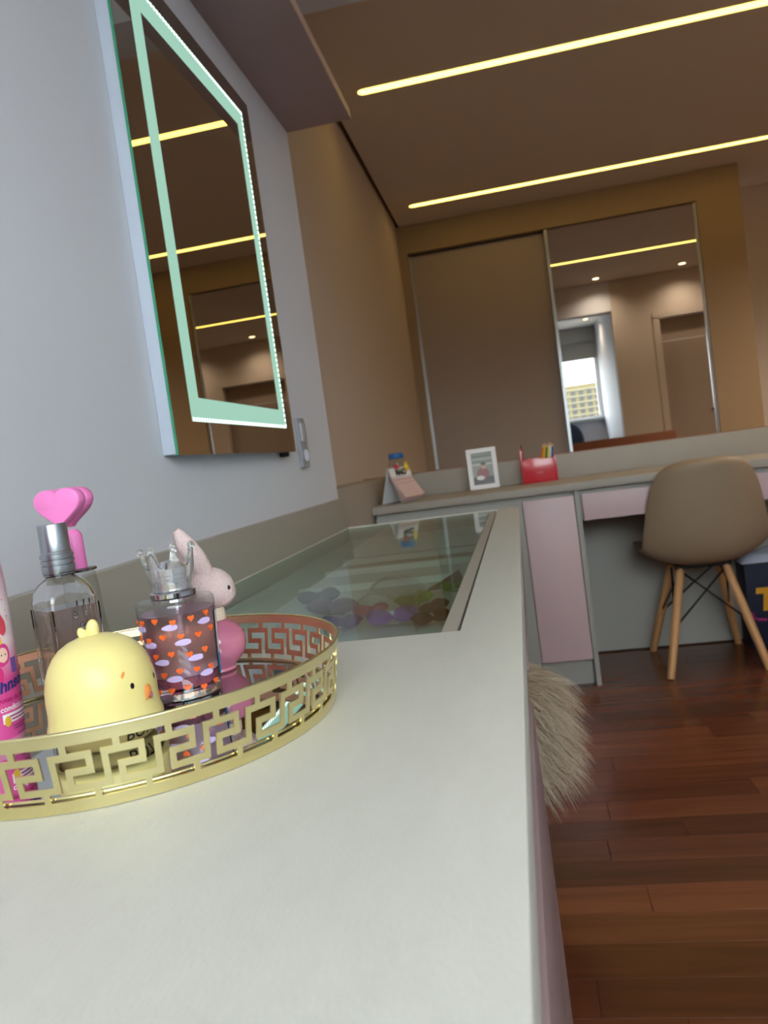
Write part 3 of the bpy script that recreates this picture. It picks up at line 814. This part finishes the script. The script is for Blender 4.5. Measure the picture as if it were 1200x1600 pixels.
# ---- clear square bottle
GBX, GBY = .1438, .538
gb = thing('square_perfume', (GBX, GBY, Z0), 'square clear glass bottle of pale liquid with a ribbed silver cap, behind the chick', 'perfume bottle')
def sq(r, c, n=6):      # rounded square outline of half-size r, corner c
    out = []
    for qx, qy, a0_ in ((1, 1, 0), (-1, 1, PI/2), (-1, -1, PI), (1, -1, 1.5*PI)):
        for k in range(n+1):
            a = a0_+PI/2*k/n
            out.append((qx*(r-c)+c*math.cos(a), qy*(r-c)+c*math.sin(a)))
    return out
def sqloft(mb, prof, M):
    vs = []; fs = []; n = None
    for r, c, z in prof:
        o = sq(r, min(c, r)); n = len(o); vs += [(x, y_, z) for x, y_ in o]
    for j in range(len(prof)-1):
        for i in range(n):
            a = j*n+i; b = j*n+(i+1) % n; fs.append((a, b, b+n, a+n))
    fs.append(tuple(range(n-1, -1, -1))); fs.append(tuple(range((len(prof)-1)*n, len(prof)*n)))
    mb.add(vs, fs, M)
ga = camang(GBX, GBY); GM = T(GBX, GBY, Z0) @ Rz(ga+PI/2+math.radians(20))
mb = MB(); sqloft(mb, [(.0165, .004, 0), (.0178, .0045, .0018), (.0185, .0045, .02), (.0188, .0045, .06), (.0188, .005, .083), (.0178, .007, .090), (.0150, .009, .0955), (.0115, .0100, .0990), (.0098, .0098, .1010), (.0098, .0098, .1040)], GM)
mb.build('bottle_body', GLASSY, gb, smooth=.7)
mb = MB(); sqloft(mb, [(.0156, .004, .0038), (.0170, .004, .006), (.0176, .004, .02), (.0179, .0045, .082), (.0165, .0065, .0895), (.0138, .0085, .0945), (.0105, .0095, .0985), (.0088, .0088, .1015), (.0088, .0088, .1035)], GM)
mb.build('bottle_inside', GLASSY, gb, smooth=.7, flip=True)
mb = MB(); sqloft(mb, [(.0152, .004, .0042), (.0167, .004, .0062), (.0174, .004, .02), (.0177, .004, .0775)], GM)
mb.build('perfume', mat('pale_mauve_liquid', 'DFC3BF', .0, trans=1, ior=1.33), gb, smooth=.7)
# raised botanical relief and embossed letters on the glass
REL = mat('relief_glass', 'F4F4F2', .05, trans=1, ior=1.5)
mb = MB(GM)
for k in range(3):
    yb_ = -.0195; x0_ = .002+.004*k
    mb.tube([(x0_+.0015*math.sin(t*.9+k), yb_, .012+.010*t) for t in range(8)], .0005, 6)
    for t in range(7):
        s_ = 1 if (t+k) % 2 else -1
        mb.sphere((x0_+s_*.0022, yb_, .017+.009*t), .0016, .0007, .0030, n=10, m=6)
mb.build('plant_relief', REL, gb, smooth=True)
for side in range(4):
    mb = MB(GM); mb.tube([(-.0165, -.0193, .010+.001), (-.0165, -.0193, .078)], .0006, 6, M=Rz(side*PI/2))
    mb.build('edge_relief', REL, gb, smooth=True)
mb = MB(); mb.lathe([(.0116, .1035), (.0119, .1045), (.0119, .1065)]+[q for k in range(3) for q in ((.0122, .1068+k*.0042), (.0122, .1092+k*.0042), (.0112, .1098+k*.0042), (.0112, .1106+k*.0042))]+[(.0106, .1200), (.0106, .1395), (.0101, .1405), (1e-4, .1407)], (GBX, GBY, Z0), 48)
mb.build('cap', SILVER, gb, smooth=.5)
MB().lathe([(.0108, .1015), (.0116, .1022), (.0116, .1030), (.0108, .1036)], (GBX, GBY, Z0), 40).build('neck_ring', mat('pale_ring', 'A9ADB0', .2, metal=1), gb, smooth=.5)
# ---- heart stopper bottle
HX, HY = .1317, .5830
hbt = thing('heart_perfume', (HX, HY, Z0), 'flared clear bottle with a bright pink heart stopper, behind the square bottle', 'perfume bottle')
mb = MB(); mb.lathe([(1e-4, 0), (.0225, 0), (.0240, .0015), (.0225, .012), (.0195, .028), (.0168, .045), (.0150, .060), (.0142, .075), (.0138, .088), (.0130, .096), (.0110, .0995)], (HX, HY, Z0), 48)
mb.build('bottle_body', CLEAR, hbt, smooth=.8)
MB().lathe([(.0105, .098), (.0142, .0985), (.0146, .0998), (.0138, .1008), (.0075, .101)], (HX, HY, Z0), 40).build('shoulder_ring', mat('grey_ring', '8C8E90', .2, metal=1), hbt, smooth=.5)
mb = MB(); mb.lathe([(1e-4, .002), (.0205, .002), (.0185, .022), (1e-4, .022)], (HX, HY, Z0), 40)
mb.build('perfume', mat('grey_liquid', 'A9A4A6', .05, trans=.9, ior=1.3), hbt, smooth=.8)
HP = mat('hot_pink', 'F283C4', .42)
MB().lathe([(.0074, .1005), (.0076, .1015), (.0071, .128), (.0062, .1300), (.0035, .1330), (1e-4, .1332)], (HX, HY, Z0), 36).build('collar', HP, hbt, smooth=.6)
def heart_solid(mb, sc, d, b, M):
    n = 48; P = []
    for k in range(n):
        t = 2*PI*k/n
        P.append((sc*(15.2*math.sin(t)**3+.9*math.sin(t)), sc*(12.6*math.cos(t)-3.3*math.cos(2*t)-1.5*math.cos(3*t)-.5*math.cos(4*t)+1.5)))
    rows = [(0, .93), (b*.3, .97), (b, 1), (d-b, 1), (d-b*.3, .97), (d, .93)]
    vs = [(x*f, y_, z*f) for y_, f in rows for x, z in P]; fs = []
    for r in range(len(rows)-1):
        for k in range(n): a = r*n+k; c = r*n+(k+1) % n; fs.append((a, c, c+n, a+n))
    for r in (0, len(rows)-1):
        y_ = rows[r][0]; m = len(vs); vs.append((0, y_, 0)); 
        for k in range(n): fs.append((m, r*n+k, r*n+(k+1) % n))
    mb.add(vs, fs, M)
for nm, yo in (('heart_stopper', -.015), ('heart_back', -.0030)):
    mb = MB(); heart_solid(mb, .00126, .0118, .0014, T(HX-.0010, HY+yo, Z0+.1520))
    mb.build(nm, HP, hbt, smooth=.6)

# ================================================================== HAIR BOWS UNDER THE GLASS
FZ = .6685
def fabric(c): return mat('fabric_'+c, c, .85, noise=.12, nscale=90, bump=.3, bscale=400)
def bow(x, y, rot, s, col, label, col2=None):
    t = thing('hair_bow', (x, y, FZ), label, 'hair bow', 'hair bows under the glass')
    m = fabric(col); m2 = fabric(col2) if col2 else m
    B = T(x, y, FZ+.30*s) @ Rz(rot)
    for sd in (-1, 1):
        mb = MB(B); vs = []; fs = []; n = 14; k = 6
        for j in range(k+1):
            for i in range(n):
                a = 2*PI*i/n; u = j/k
                hw = s*(.10+.26*math.sin(PI*min(1, u*.62+.05)))
                th = s*(.05+.15*math.sin(PI*min(1, u*.8+.06)))*(1 if j < k else .45)
                vs.append((sd*u*s*.62, hw*math.cos(a), th*math.sin(a)+.04*s*u))
        for j in range(k):
            for i in range(n): a = j*n+i; b = j*n+(i+1) % n; fs.append((a, b, b+n, a+n))
        fs.append(tuple(range(n))); fs.append(tuple(range(k*n, (k+1)*n)))
        mb.add(vs, fs); mb.build('loop', m, t, smooth=True)
        mb = MB(B); mb.prism([(-.07*s, 0), (.07*s, 0), (.12*s, -.42*s), (0, -.34*s), (-.12*s, -.42*s)], .02*s, T(sd*.10*s, -.05*s, -.18*s) @ Rz(sd*.35) @ Matrix.Rotation(PI/2+.35-.6, 4, 'X'))
        mb.build('tail', m2, t)
    MB(B).sphere((0, 0, .02*s), .10*s, .13*s, .13*s, n=14, m=8).build('knot', m2, t, smooth=True)
    return t
bow(.285, 1.115, .3, .060, '9A70C8', 'large lilac hair bow at the near edge under the glass', 'E9E2F0')
bow(.205, 1.120, -.2, .050, '5E3590', 'purple hair bow left of the lilac one under the glass')
bow(.345, 1.100, .5, .045, '2E1B18', 'dark brown hair bow with a pale knot under the glass', 'D9CFC8')
bow(.300, 1.250, .9, .050, '86A82A', 'green and yellow hair bow behind the lilac one under the glass', 'E3C93E')
bow(.235, 1.205, .1, .045, 'BE5578', 'rose pink hair bow between the grey and lilac bows')
bow(.165, 1.235, -.5, .065, '6A566E', 'greyish mauve hair bow near the tray under the glass')
bow(.360, 1.350, .2, .045, '3F9020', 'bright green hair bow on a white card by the glass edge', '3E7A2A')
bow(.110, 1.360, .4, .060, '4A6A84', 'blue grey hair bow deep under the glass near the wall')
bow(.340, 1.185, 1.2, .042, '46281F', 'brown hair bow behind the dark one under the glass')
cdm = thing('bow_card', (.34, 1.42, FZ), 'pointed white bow card lying under the glass beside its edge', 'card')
mb = MB(T(.345, 1.395, FZ+.0) @ Rz(.3)); mb.prism([(-.05, 0), (.05, 0), (.045, .002), (-.045, .002)], .055)
mb.build('card_sheet', WHITE, cdm)
mb = MB(T(.345, 1.40, FZ+.002) @ Rz(.3)); mb.prism([(-.05, 0), (.03, 0), (.02, .03), (-.02, .012)], .004); mb.build('card_flap', fabric('5A463C'), cdm)
po_ = thing('clear_pouch', (.29, 1.13, FZ), 'crumpled clear plastic pouch arching over the hair bows under the glass', 'pouch')
mb = MB(); vs = []; fs = []; n = 16; k = 12
for j in range(k+1):
    for i in range(n+1):
        u = i/n; v = j/k
        zz = .058*math.sin(PI*u)**.45*(.9+.1*math.sin(PI*v))+.003*math.sin(9*v+5*u)+.002
        vs.append((.215+.11*u, 1.08+.20*v+.012*math.sin(4*u), FZ+zz))
for j in range(k):
    for i in range(n): q = j*(n+1)+i; fs.append((q, q+1, q+n+2, q+n+1))
mb.add(vs, fs); mb.build('pouch_film', thin_glass('pouch_film', 'F4F3F2', 1.5, .08), po_, smooth=True)

# ================================================================== FLUFFY STOOL
SXc, SYc, SR = .340, 1.62, .145
st = thing('fluffy_stool', (SXc, SYc, 0), 'round stool with long cream shaggy fur, tucked under the worktop', 'stool')
mb = MB(); mb.lathe([(1e-4, .24), (SR-.01, .24), (SR, .26), (SR, .40), (SR-.02, .425), (1e-4, .432)], (SXc, SYc, 0), 40)
mb.build('cushion', mat('fur_base', 'A08C78', .9), st, smooth=.9)
for k in range(4):
    a = PI/4+k*PI/2
    MB().tube([(SXc+.06*math.cos(a), SYc+.06*math.sin(a), .245), (SXc+.075*math.cos(a), SYc+.075*math.sin(a), 0)], [.016, .011], 12).build('leg', mat('stool_wood', '6B4A30', .5), st, smooth=.8)
def fur():
    vs = []; fs = []; mi = []
    rnd = random.Random(3)
    for i in range(15000):
        a = rnd.uniform(0, 2*PI)
        if rnd.random() < .35:
            r = SR*math.sqrt(rnd.random()); z = .43-.02*(r/SR)**4; out = .25+.75*(r/SR); L = rnd.uniform(.04, .07); upv = .55
        else:
            r = SR; z = rnd.uniform(.245, .42); out = 1.0; L = rnd.uniform(.055, .11); upv = .15*(z-.24)/.18
        p = Vector((SXc+r*math.cos(a), SYc+r*math.sin(a), z))
        aj = a+rnd.uniform(-.5, .5)
        d = Vector((math.cos(aj)*out, math.sin(aj)*out, upv+rnd.uniform(-.25, .15))).normalized()
        sd = Vector((-math.sin(a+rnd.uniform(-1, 1)), math.cos(a+rnd.uniform(-1, 1)), rnd.uniform(-.4, .4))).normalized()
        wd_ = rnd.uniform(.0006, .0013); b = len(vs); m_ = rnd.choice((0, 0, 1, 2))
        for k in range(5):
            q = p.copy(); wk = wd_*(1-k/4.4)
            vs.append(q-sd*wk); vs.append(q+sd*wk)
            p = p+d*L/4
            d = (d+Vector((0, 0, -.42))+Vector((rnd.uniform(-.08, .08), rnd.uniform(-.08, .08), 0))).normalized()
            if k: fs.append((b+2*k-2, b+2*k-1, b+2*k+1, b+2*k)); mi.append(m_)
    me = bpy.data.meshes.new('fur'); off = ORIG[st.name]
    me.from_pydata([v-off for v in vs], [], fs)
    for c in ('CDB9A0', 'B39D86', 'DCCDB6'): me.materials.append(mat('fur_'+c, c, .8))
    me.polygons.foreach_set('material_index', mi)
    o = bpy.data.objects.new('fur', me); COL.objects.link(o); o.parent = st; o['kind'] = 'stuff'
fur()

# ================================================================== CHAIR
CX, CYc = 1.105, 3.09
ch = thing('desk_chair', (CX, CYc, 0), 'taupe padded shell chair with beech legs and black rods, facing the desk', 'chair')
CH = mat('taupe_leather', '9C856C', .5, noise=.03, nscale=12, bump=.08, bscale=300)
#   s: (y, z, halfwidth, wrap, normal(y,z))
prof = [(3.320, .448, .190, .015), (3.285, .452, .212, .022), (3.20, .440, .222, .030), (3.10, .428, .222, .035), (3.01, .425, .220, .045), (2.955, .445, .218, .055),
        (2.925, .490, .214, .058), (2.905, .550, .207, .058), (2.893, .610, .198, .055), (2.883, .670, .184, .050), (2.874, .720, .166, .043), (2.868, .755, .140, .033), (2.865, .775, .100, .022), (2.8645, .783, .050, .012)]
NT = 12; vs = []; fs = []
P_ = [Vector((0, q[0]-.068, q[1])) for q in prof]
for layer in (0, 1):
    for i, q in enumerate(prof):
        tn = (P_[min(i+1, len(P_)-1)]-P_[max(i-1, 0)]).normalized()
        nrm = Vector((0, -tn.z, tn.y)) if True else None
        nrm = Vector((0, tn.z, -tn.y))          # inner side: up for the seat, +y for the back
        if nrm.z < 0 and i < 4: nrm = -nrm
        for j in range(NT+1):
            t = 2*j/NT-1
            th = .034*(1-.75*abs(t)**4)
            if i in (0, len(prof)-1): th *= .35
            c = P_[i]+Vector((CX+q[2]*t, 0, 0))+nrm*(q[3]*abs(t)**2.2) - (nrm*th if layer else Vector())
            vs.append(c)
nj = NT+1; nn = len(prof)*nj
for i in range(len(prof)-1):
    for j in range(NT):
        a = i*nj+j; fs.append((a, a+1, a+nj+1, a+nj)); fs.append((nn+a, nn+a+nj, nn+a+nj+1, nn+a+1))
    for j in (0, NT):
        a = i*nj+j; fs.append((a, a+nj, nn+a+nj, nn+a))
for i in (0, len(prof)-1):
    for j in range(NT):
        a = i*nj+j; fs.append((a, a+1, nn+a+1, nn+a))
mb = MB(); mb.add(vs, fs)
mb.build('seat_shell', CH, ch, smooth=True, sub=2)
BEECH = mat('beech', 'D9A26C', .45, noise=.1, nscale=10, stretch=(8, 8, 1))
RODM = mat('black_rod', '141414', .4)
tops = [(1.030, 3.03), (1.190, 3.03), (1.025, 3.17), (1.195, 3.17)]
feet = [(.932, 2.897), (1.275, 2.920), (.936, 3.297), (1.268, 3.297)]
legs = []
for (a, b), (c, d) in zip(tops, feet):
    A = Vector((a, b, .372)); F = Vector((c, d, 0)); legs.append((A, F))
    pts = [F+(A-F)*t for t in (0, .02, .5, .97, 1)]
    mb = MB(); mb.tube(pts, [.0125, .0135, .0165, .0150, .0120], 16); mb.build('leg', BEECH, ch, smooth=.8)
def lp(i, t): return legs[i][1]+(legs[i][0]-legs[i][1])*t
for i, j in ((0, 1), (2, 3), (0, 2), (1, 3), (1, 0), (3, 2), (2, 0), (3, 1)):
    mb = MB(); mb.tube([lp(i, .46), lp(j, .985)], .0038, 8); mb.build('rod', RODM, ch, smooth=True)
mb = MB(); mb.box(1.01, 1.21, 3.02, 3.035, .372, .392); mb.box(1.01, 1.21, 3.165, 3.18, .372, .392); mb.box(1.02, 1.034, 3.03, 3.17, .372, .390); mb.box(1.186, 1.20, 3.03, 3.17, .372, .390)
mb.build('bracket', RODM, ch)

# ================================================================== NAVY BOX UNDER THE DESK
nb = thing('storage_box', (1.47, 3.26, 0), 'navy blue box with yellow lettering, under the desk right of the chair', 'box')
NAVY = mat('navy_card', '0A0F30', .6)
mb = MB(); mb.box(1.292, 1.65, 3.19, 3.32, .002, .335); mb.build('box_body', NAVY, nb, bevel=.004, smooth=.6)
v, f = text_mesh('Toy', .115, shear=.1, bold=.006, extrude=.002)
mb = MB(T(1.415, 3.188, .155) @ Matrix.Rotation(PI/2, 4, 'X')); mb.add(v, f); mb.build('lettering', mat('yellow_print', 'E8A21E', .5), nb)
mb = MB(T(1.305, 3.189, .115) @ Matrix.Rotation(PI/2, 4, 'X')); mb.tube([(.0, .03, 0), (.006, .01, 0), (.02, .0, 0), (.05, -.002, 0)], .006, 8); mb.build('pink_swirl', mat('pink_print', 'A3246B', .5), nb)
wb = thing('white_bag', (1.47, 3.25, .337), 'white plastic bag lying on top of the navy box', 'bag')
mb = MB(); vs = []; fs = []; n = 16; k = 8
for j in range(k+1):
    for i in range(n+1):
        u = i/n; v_ = j/k
        vs.append((1.285+.37*u, 3.185+.135*v_, .337+.045*math.sin(PI*v_)**.4*math.sin(PI*u)**.3*(1+.25*math.sin(11*u+5*v_))))
for j in range(k):
    for i in range(n): q = j*(n+1)+i; fs.append((q, q+1, q+n+2, q+n+1))
mb.add(vs, fs); mb.build('bag_film', mat('bag_white', 'CFD2E6', .4), wb, smooth=True)

# ================================================================== ON THE DESK
# calendar
DZ = .7502
cl = thing('desk_calendar', (.02, 3.05, DZ), 'tent desk calendar with pink pages, at the left end of the desk', 'calendar')
C0 = Vector((-.025, 2.985, DZ)); 
ax = Vector((.62, .785, 0)).normalized(); 
ax = Vector((.35, .94, 0)).normalized(); sd_ = Vector((ax.y, -ax.x, 0))
Lc = .165; W2 = .046; Hc = .135
cen = Vector((.022, 3.075, DZ+.0012))
def cp(u, s_, h): return cen+ax*(u*Lc/2)+sd_*s_+Vector((0, 0, h))
def sheet(name, m, a, b, h0, h1, th=.0015, u0=-1, u1=1, parent=cl):
    q = [cp(u0, a, h0), cp(u1, a, h0), cp(u1, b, h1), cp(u0, b, h1)]
    n_ = (q[1]-q[0]).cross(q[3]-q[0]).normalized()*th
    mb = MB(); mb.add(q+[p+n_ for p in q], [(0,1,2,3),(7,6,5,4),(0,4,5,1),(1,5,6,2),(2,6,7,3),(3,7,4,0)])
    return mb.build(name, m, parent)
sheet('back_card', WHITE, -W2, -.004, 0, Hc)
sheet('front_card', mat('card_grey', 'D8D2D4', .7), W2-.006, -.002, 0, Hc)
sheet('base_card', mat('card_navy', '2E3B57', .7), -W2*.4, W2*.5, .001, .0015)
PGS = mat('pink_page', 'DDBDB8', .7)
for k in range(3):
    sheet('page', PGS, W2+.008*k, .000+.0018*k, .004+.006*k, Hc-.030, .0008)
sheet('month_header', WHITE, .0105, .003, Hc-.034, Hc-.002, .0012)
mb = MB()
for k in range(9):
    c = cp(-1+2*(k+.5)/9, -.001, Hc)
    mb.tube([c+Vector((0, 0, .005))*math.cos(t)+sd_*.005*math.sin(t) for t in [2*PI*i/10 for i in range(10)]], .0008, 5, True)
mb.build('wire_rings', ALU, cl)
v, f = text_mesh('MAIO', .034, bold=.002)
hn = (cp(1, .003, Hc-.002)-cp(1, .0105, Hc-.034)).normalized()
mb = MB()
mb.add([cp(0, .0105, Hc-.034)+ax*p.x*1.0+hn*(p.y+.004)+sd_*.0028+Vector((0, 0, .001)) for p in v], f)
mb.build('lettering', BLACK, cl)
GRD = mat('page_grid', 'B97C7C', .7)
for k in range(5):
    h_ = .028+.015*k; s0 = W2+.016-(W2+.012)*(h_/(Hc-.03))
    a_ = cp(-.8, s0+.004, h_); b2 = cp(.8, s0+.004, h_)
    MB().tube([a_, b2], .0008, 4).build('printed_row', GRD, cl)
mb = MB(); c = cp(.55, .012, Hc-.004); mb.sphere(c, .011, .008, .014, n=14, m=8); mb.sphere(c+Vector((0, 0, .016)), .007, n=12, m=8)
mb.build('yellow_figure', mat('duck_yellow', 'EFCF3A', .5), cl, smooth=True)
mb = MB(); c = cp(-.35, .008, Hc+.004); mb.sphere(c, .012, .007, .010, n=14, m=8); mb.build('red_figure', mat('cal_red', 'C2374A', .5), cl, smooth=True)
# jar
jx, jy = -.005, 3.235
jt = thing('plastic_jar', (jx, jy, DZ), 'tall clear jar with a blue lid behind the calendar', 'jar')
MB().lathe([(1e-4, 0), (.034, 0), (.037, .004), (.037, .150), (.034, .165), (.028, .178)], (jx, jy, DZ), 36).build('jar_body', CLEAR, jt, smooth=.8)
MB().lathe([(.0305, .172), (.0315, .174), (.0315, .192), (.029, .195), (1e-4, .195)], (jx, jy, DZ), 36).build('lid', mat('blue_lid', '2F6FB4', .35), jt, smooth=.6)
MB().lathe([(.0372, .05), (.0372, .135)], (jx, jy, DZ), 36, caps=False).build('label', thin_glass('jar_label', 'E8D2CE', 1.3, .3), jt, smooth=True)
mb = MB()
for k in range(16):
    a = random.uniform(0, 6.28); r = random.uniform(0, .024)
    mb.sphere((jx+r*math.cos(a), jy+r*math.sin(a), DZ+.014+.006*(k % 5)), .010, n=8, m=6)
mb.build('beads', mat('jar_beads', 'C9868A', .4), jt, smooth=True)['kind'] = 'stuff'
# photo frame
pf = thing('picture_frame', (.345, 3.225, DZ), 'small white frame with a family photo, standing on the desk', 'picture frame')
FM = T(.346, 3.205, DZ+.0030) @ Rz(.06) @ Matrix.Rotation(-.10, 4, 'X')
FW, FH, FB = .060, .166, .018
mb = MB(FM); mb.box(-FW, FW, 0, .014, 0, FB); mb.box(-FW, FW, 0, .014, FH-FB, FH); mb.box(-FW, -FW+FB, 0, .014, FB, FH-FB); mb.box(FW-FB, FW, 0, .014, FB, FH-FB)
mb.build('frame', mat('frame_white', 'EDE8E6', .4), pf)
def pic(x0, x1, z0, z1, c, d): MB(FM).box(x0, x1, .0095-d*.0006, .0105, z0, z1).build('photo_patch', mat('photo_'+c, c, .35), pf)
pic(-.042, .042, FB, FH-FB, '8F8F86', 0)
for k in range(4): pic(-.040, .040, .098+.011*k, .104+.011*k, ('C9C6BC', '6F7F76', 'B8B2A4', '5E6A62')[k], 1)
pic(-.042, .042, FB, .050, '4A3A36', 1)
def picd(x, z, rx, rz, c, d):
    mb = MB(FM); n = 18; d_ = .0095-d*.0006
    mb.add([(x+rx*math.cos(2*PI*k/n), d_, z+rz*math.sin(2*PI*k/n)) for k in range(n)]+[(x+rx*math.cos(2*PI*k/n), .0105, z+rz*math.sin(2*PI*k/n)) for k in range(n)], [tuple(range(n))]+[(k, (k+1) % n, (k+1) % n+n, k+n) for k in range(n)])
    mb.build('photo_patch', mat('photo_'+c, c, .35), pf)
picd(0, .062, .026, .026, '8E3B3A', 2); picd(.004, .094, .010, .013, 'C99A80', 3); picd(.004, .103, .011, .007, '3A2A22', 4); picd(-.012, .046, .016, .009, 'DAD7D2', 5); picd(.026, .040, .014, .010, '2B2B30', 3)
mb = MB(FM); mb.box(-.03, .03, .0142, .020, .02, .12); mb.build('back_strut', BLACK, pf)
# pencil holder
ph = thing('pencil_holder', (.565, 3.245, DZ), 'glossy red pencil holder with a tall left side, on the desk', 'pencil holder')
RED = mat('red_plastic', 'CF2434', .25, coat=.3)
HXa, HXb, HY0, HY1, HH = .503, .636, 3.215, 3.285, .098
mb = MB(); mb.box(HXa, HXb, HY0, HY1, DZ, DZ+.004); mb.build('bottom', RED, ph)
box('front_wall', RED, HXa+.004, HXb-.004, HY0-.003, HY0+.001, DZ, DZ+HH-.004, ph, bevel=.0015)
box('back_wall', RED, HXa+.004, HXb-.004, HY1-.004, HY1, DZ, DZ+HH, ph, bevel=.0015)
box('tall_side', RED, HXa-.004, HXa+.004, HY0-.004, HY1, DZ, DZ+.138, ph, bevel=.0015)
box('side_wall', RED, HXb-.004, HXb+.003, HY0-.004, HY1, DZ, DZ+HH+.006, ph, bevel=.0015)
box('divider', RED, .560, .563, HY0, HY1-.004, DZ+.004, DZ+.080, ph)
v, f = text_mesh('FABER', .010)
MB(T(.570, HY0-.0032, DZ+.036) @ Matrix.Rotation(PI/2, 4, 'X')).add([(p.x, p.y, .0) for p in v], f).build('lettering', mat('pale_red_print', 'E88A90', .4), ph)
PENC = [('E8822A', 'orange pencil, leftmost in the red pencil holder', -.16), ('EFC23A', 'yellow pencil between the orange and green ones in the holder', -.10), ('2F7A46', 'green pencil in the middle of the red holder', -.05),
        ('E6D27A', 'pale yellow pencil right of the green one in the holder', -.02), ('EDEBE2', 'white pencil between pale yellow and blue in the holder', .02), ('2F62A8', 'blue pencil, rightmost in the red holder', .05)]
for k, (c, lb, _) in enumerate(PENC):
    x_ = .580+.0082*k
    t = thing('pencil', (x_, 3.245, DZ+.005), lb, 'pencil', 'pencils in the red holder')
    A = Vector((x_-.012+.001*k, 3.235+.004*(k % 3), DZ+.005)); B = A+Vector((.030-.002*k, .004, .148+.003*math.sin(k*2.2)))
    mb = MB(); mb.tube([A, A+(B-A)*.90], .0044, 6); mb.build('pencil_barrel', mat('pencil_'+c, c, .35), t)
    mb = MB(); mb.tube([A+(B-A)*.90, B], [.0044, .0006], 6); mb.build('pencil_tip', mat('pencil_wood', 'D9B98C', .6), t)
t = thing('pen', (.512, 3.26, DZ+.005), 'dark red pen standing at the tall left side of the holder', 'pen')
mb = MB(); mb.tube([(.511, 3.262, DZ+.005), (.5085, 3.262, DZ+.150)], .0042, 10); mb.build('pen_barrel', mat('pen_red', '8E1C2C', .3), t, smooth=.8)
mb = MB(); mb.tube([(.5085, 3.262, DZ+.150), (.5083, 3.262, DZ+.158)], [.0042, .0024], 10); mb.build('pen_tip', BLACK, t)

# ================================================================== NAVY CHAIR STANDING IN FOR AN UNCLEAR DARK SHAPE UNDER THE WINDOW
nc = thing('navy_stand_in', (1.40, -.55, 0), 'guessed round-backed chair standing in for the dark navy shape reflected below the window', 'chair')
NV = mat('navy_fabric', '1E2A3C', .8, noise=.1, nscale=40)
MB().sphere((1.30, -.62, .84), .20, .07, .29, n=28, m=18).build('backrest', NV, nc, smooth=True)
MB().lathe([(1e-4, .44), (.22, .44), (.24, .46), (.24, .51), (.21, .54), (1e-4, .545)], (1.30, -.42, 0), 32).build('seat', NV, nc, smooth=.8)
MB().tube([(1.30, -.42, .06), (1.30, -.42, .45)], .025, 12).build('column', BLACK, nc, smooth=.8)
mb = MB(); mb.tube([(1.30, -.60, .5), (1.30, -.66, .62), (1.30, -.65, .8)], .018, 10); mb.build('back_bracket', BLACK, nc, smooth=.8)
for k in range(5):
    a = 2*PI*k/5
    MB().tube([(1.30, -.42, .075), (1.30+.26*math.cos(a), -.42+.26*math.sin(a), .018)], [.02, .016], 8).build('leg', BLACK, nc, smooth=.8)
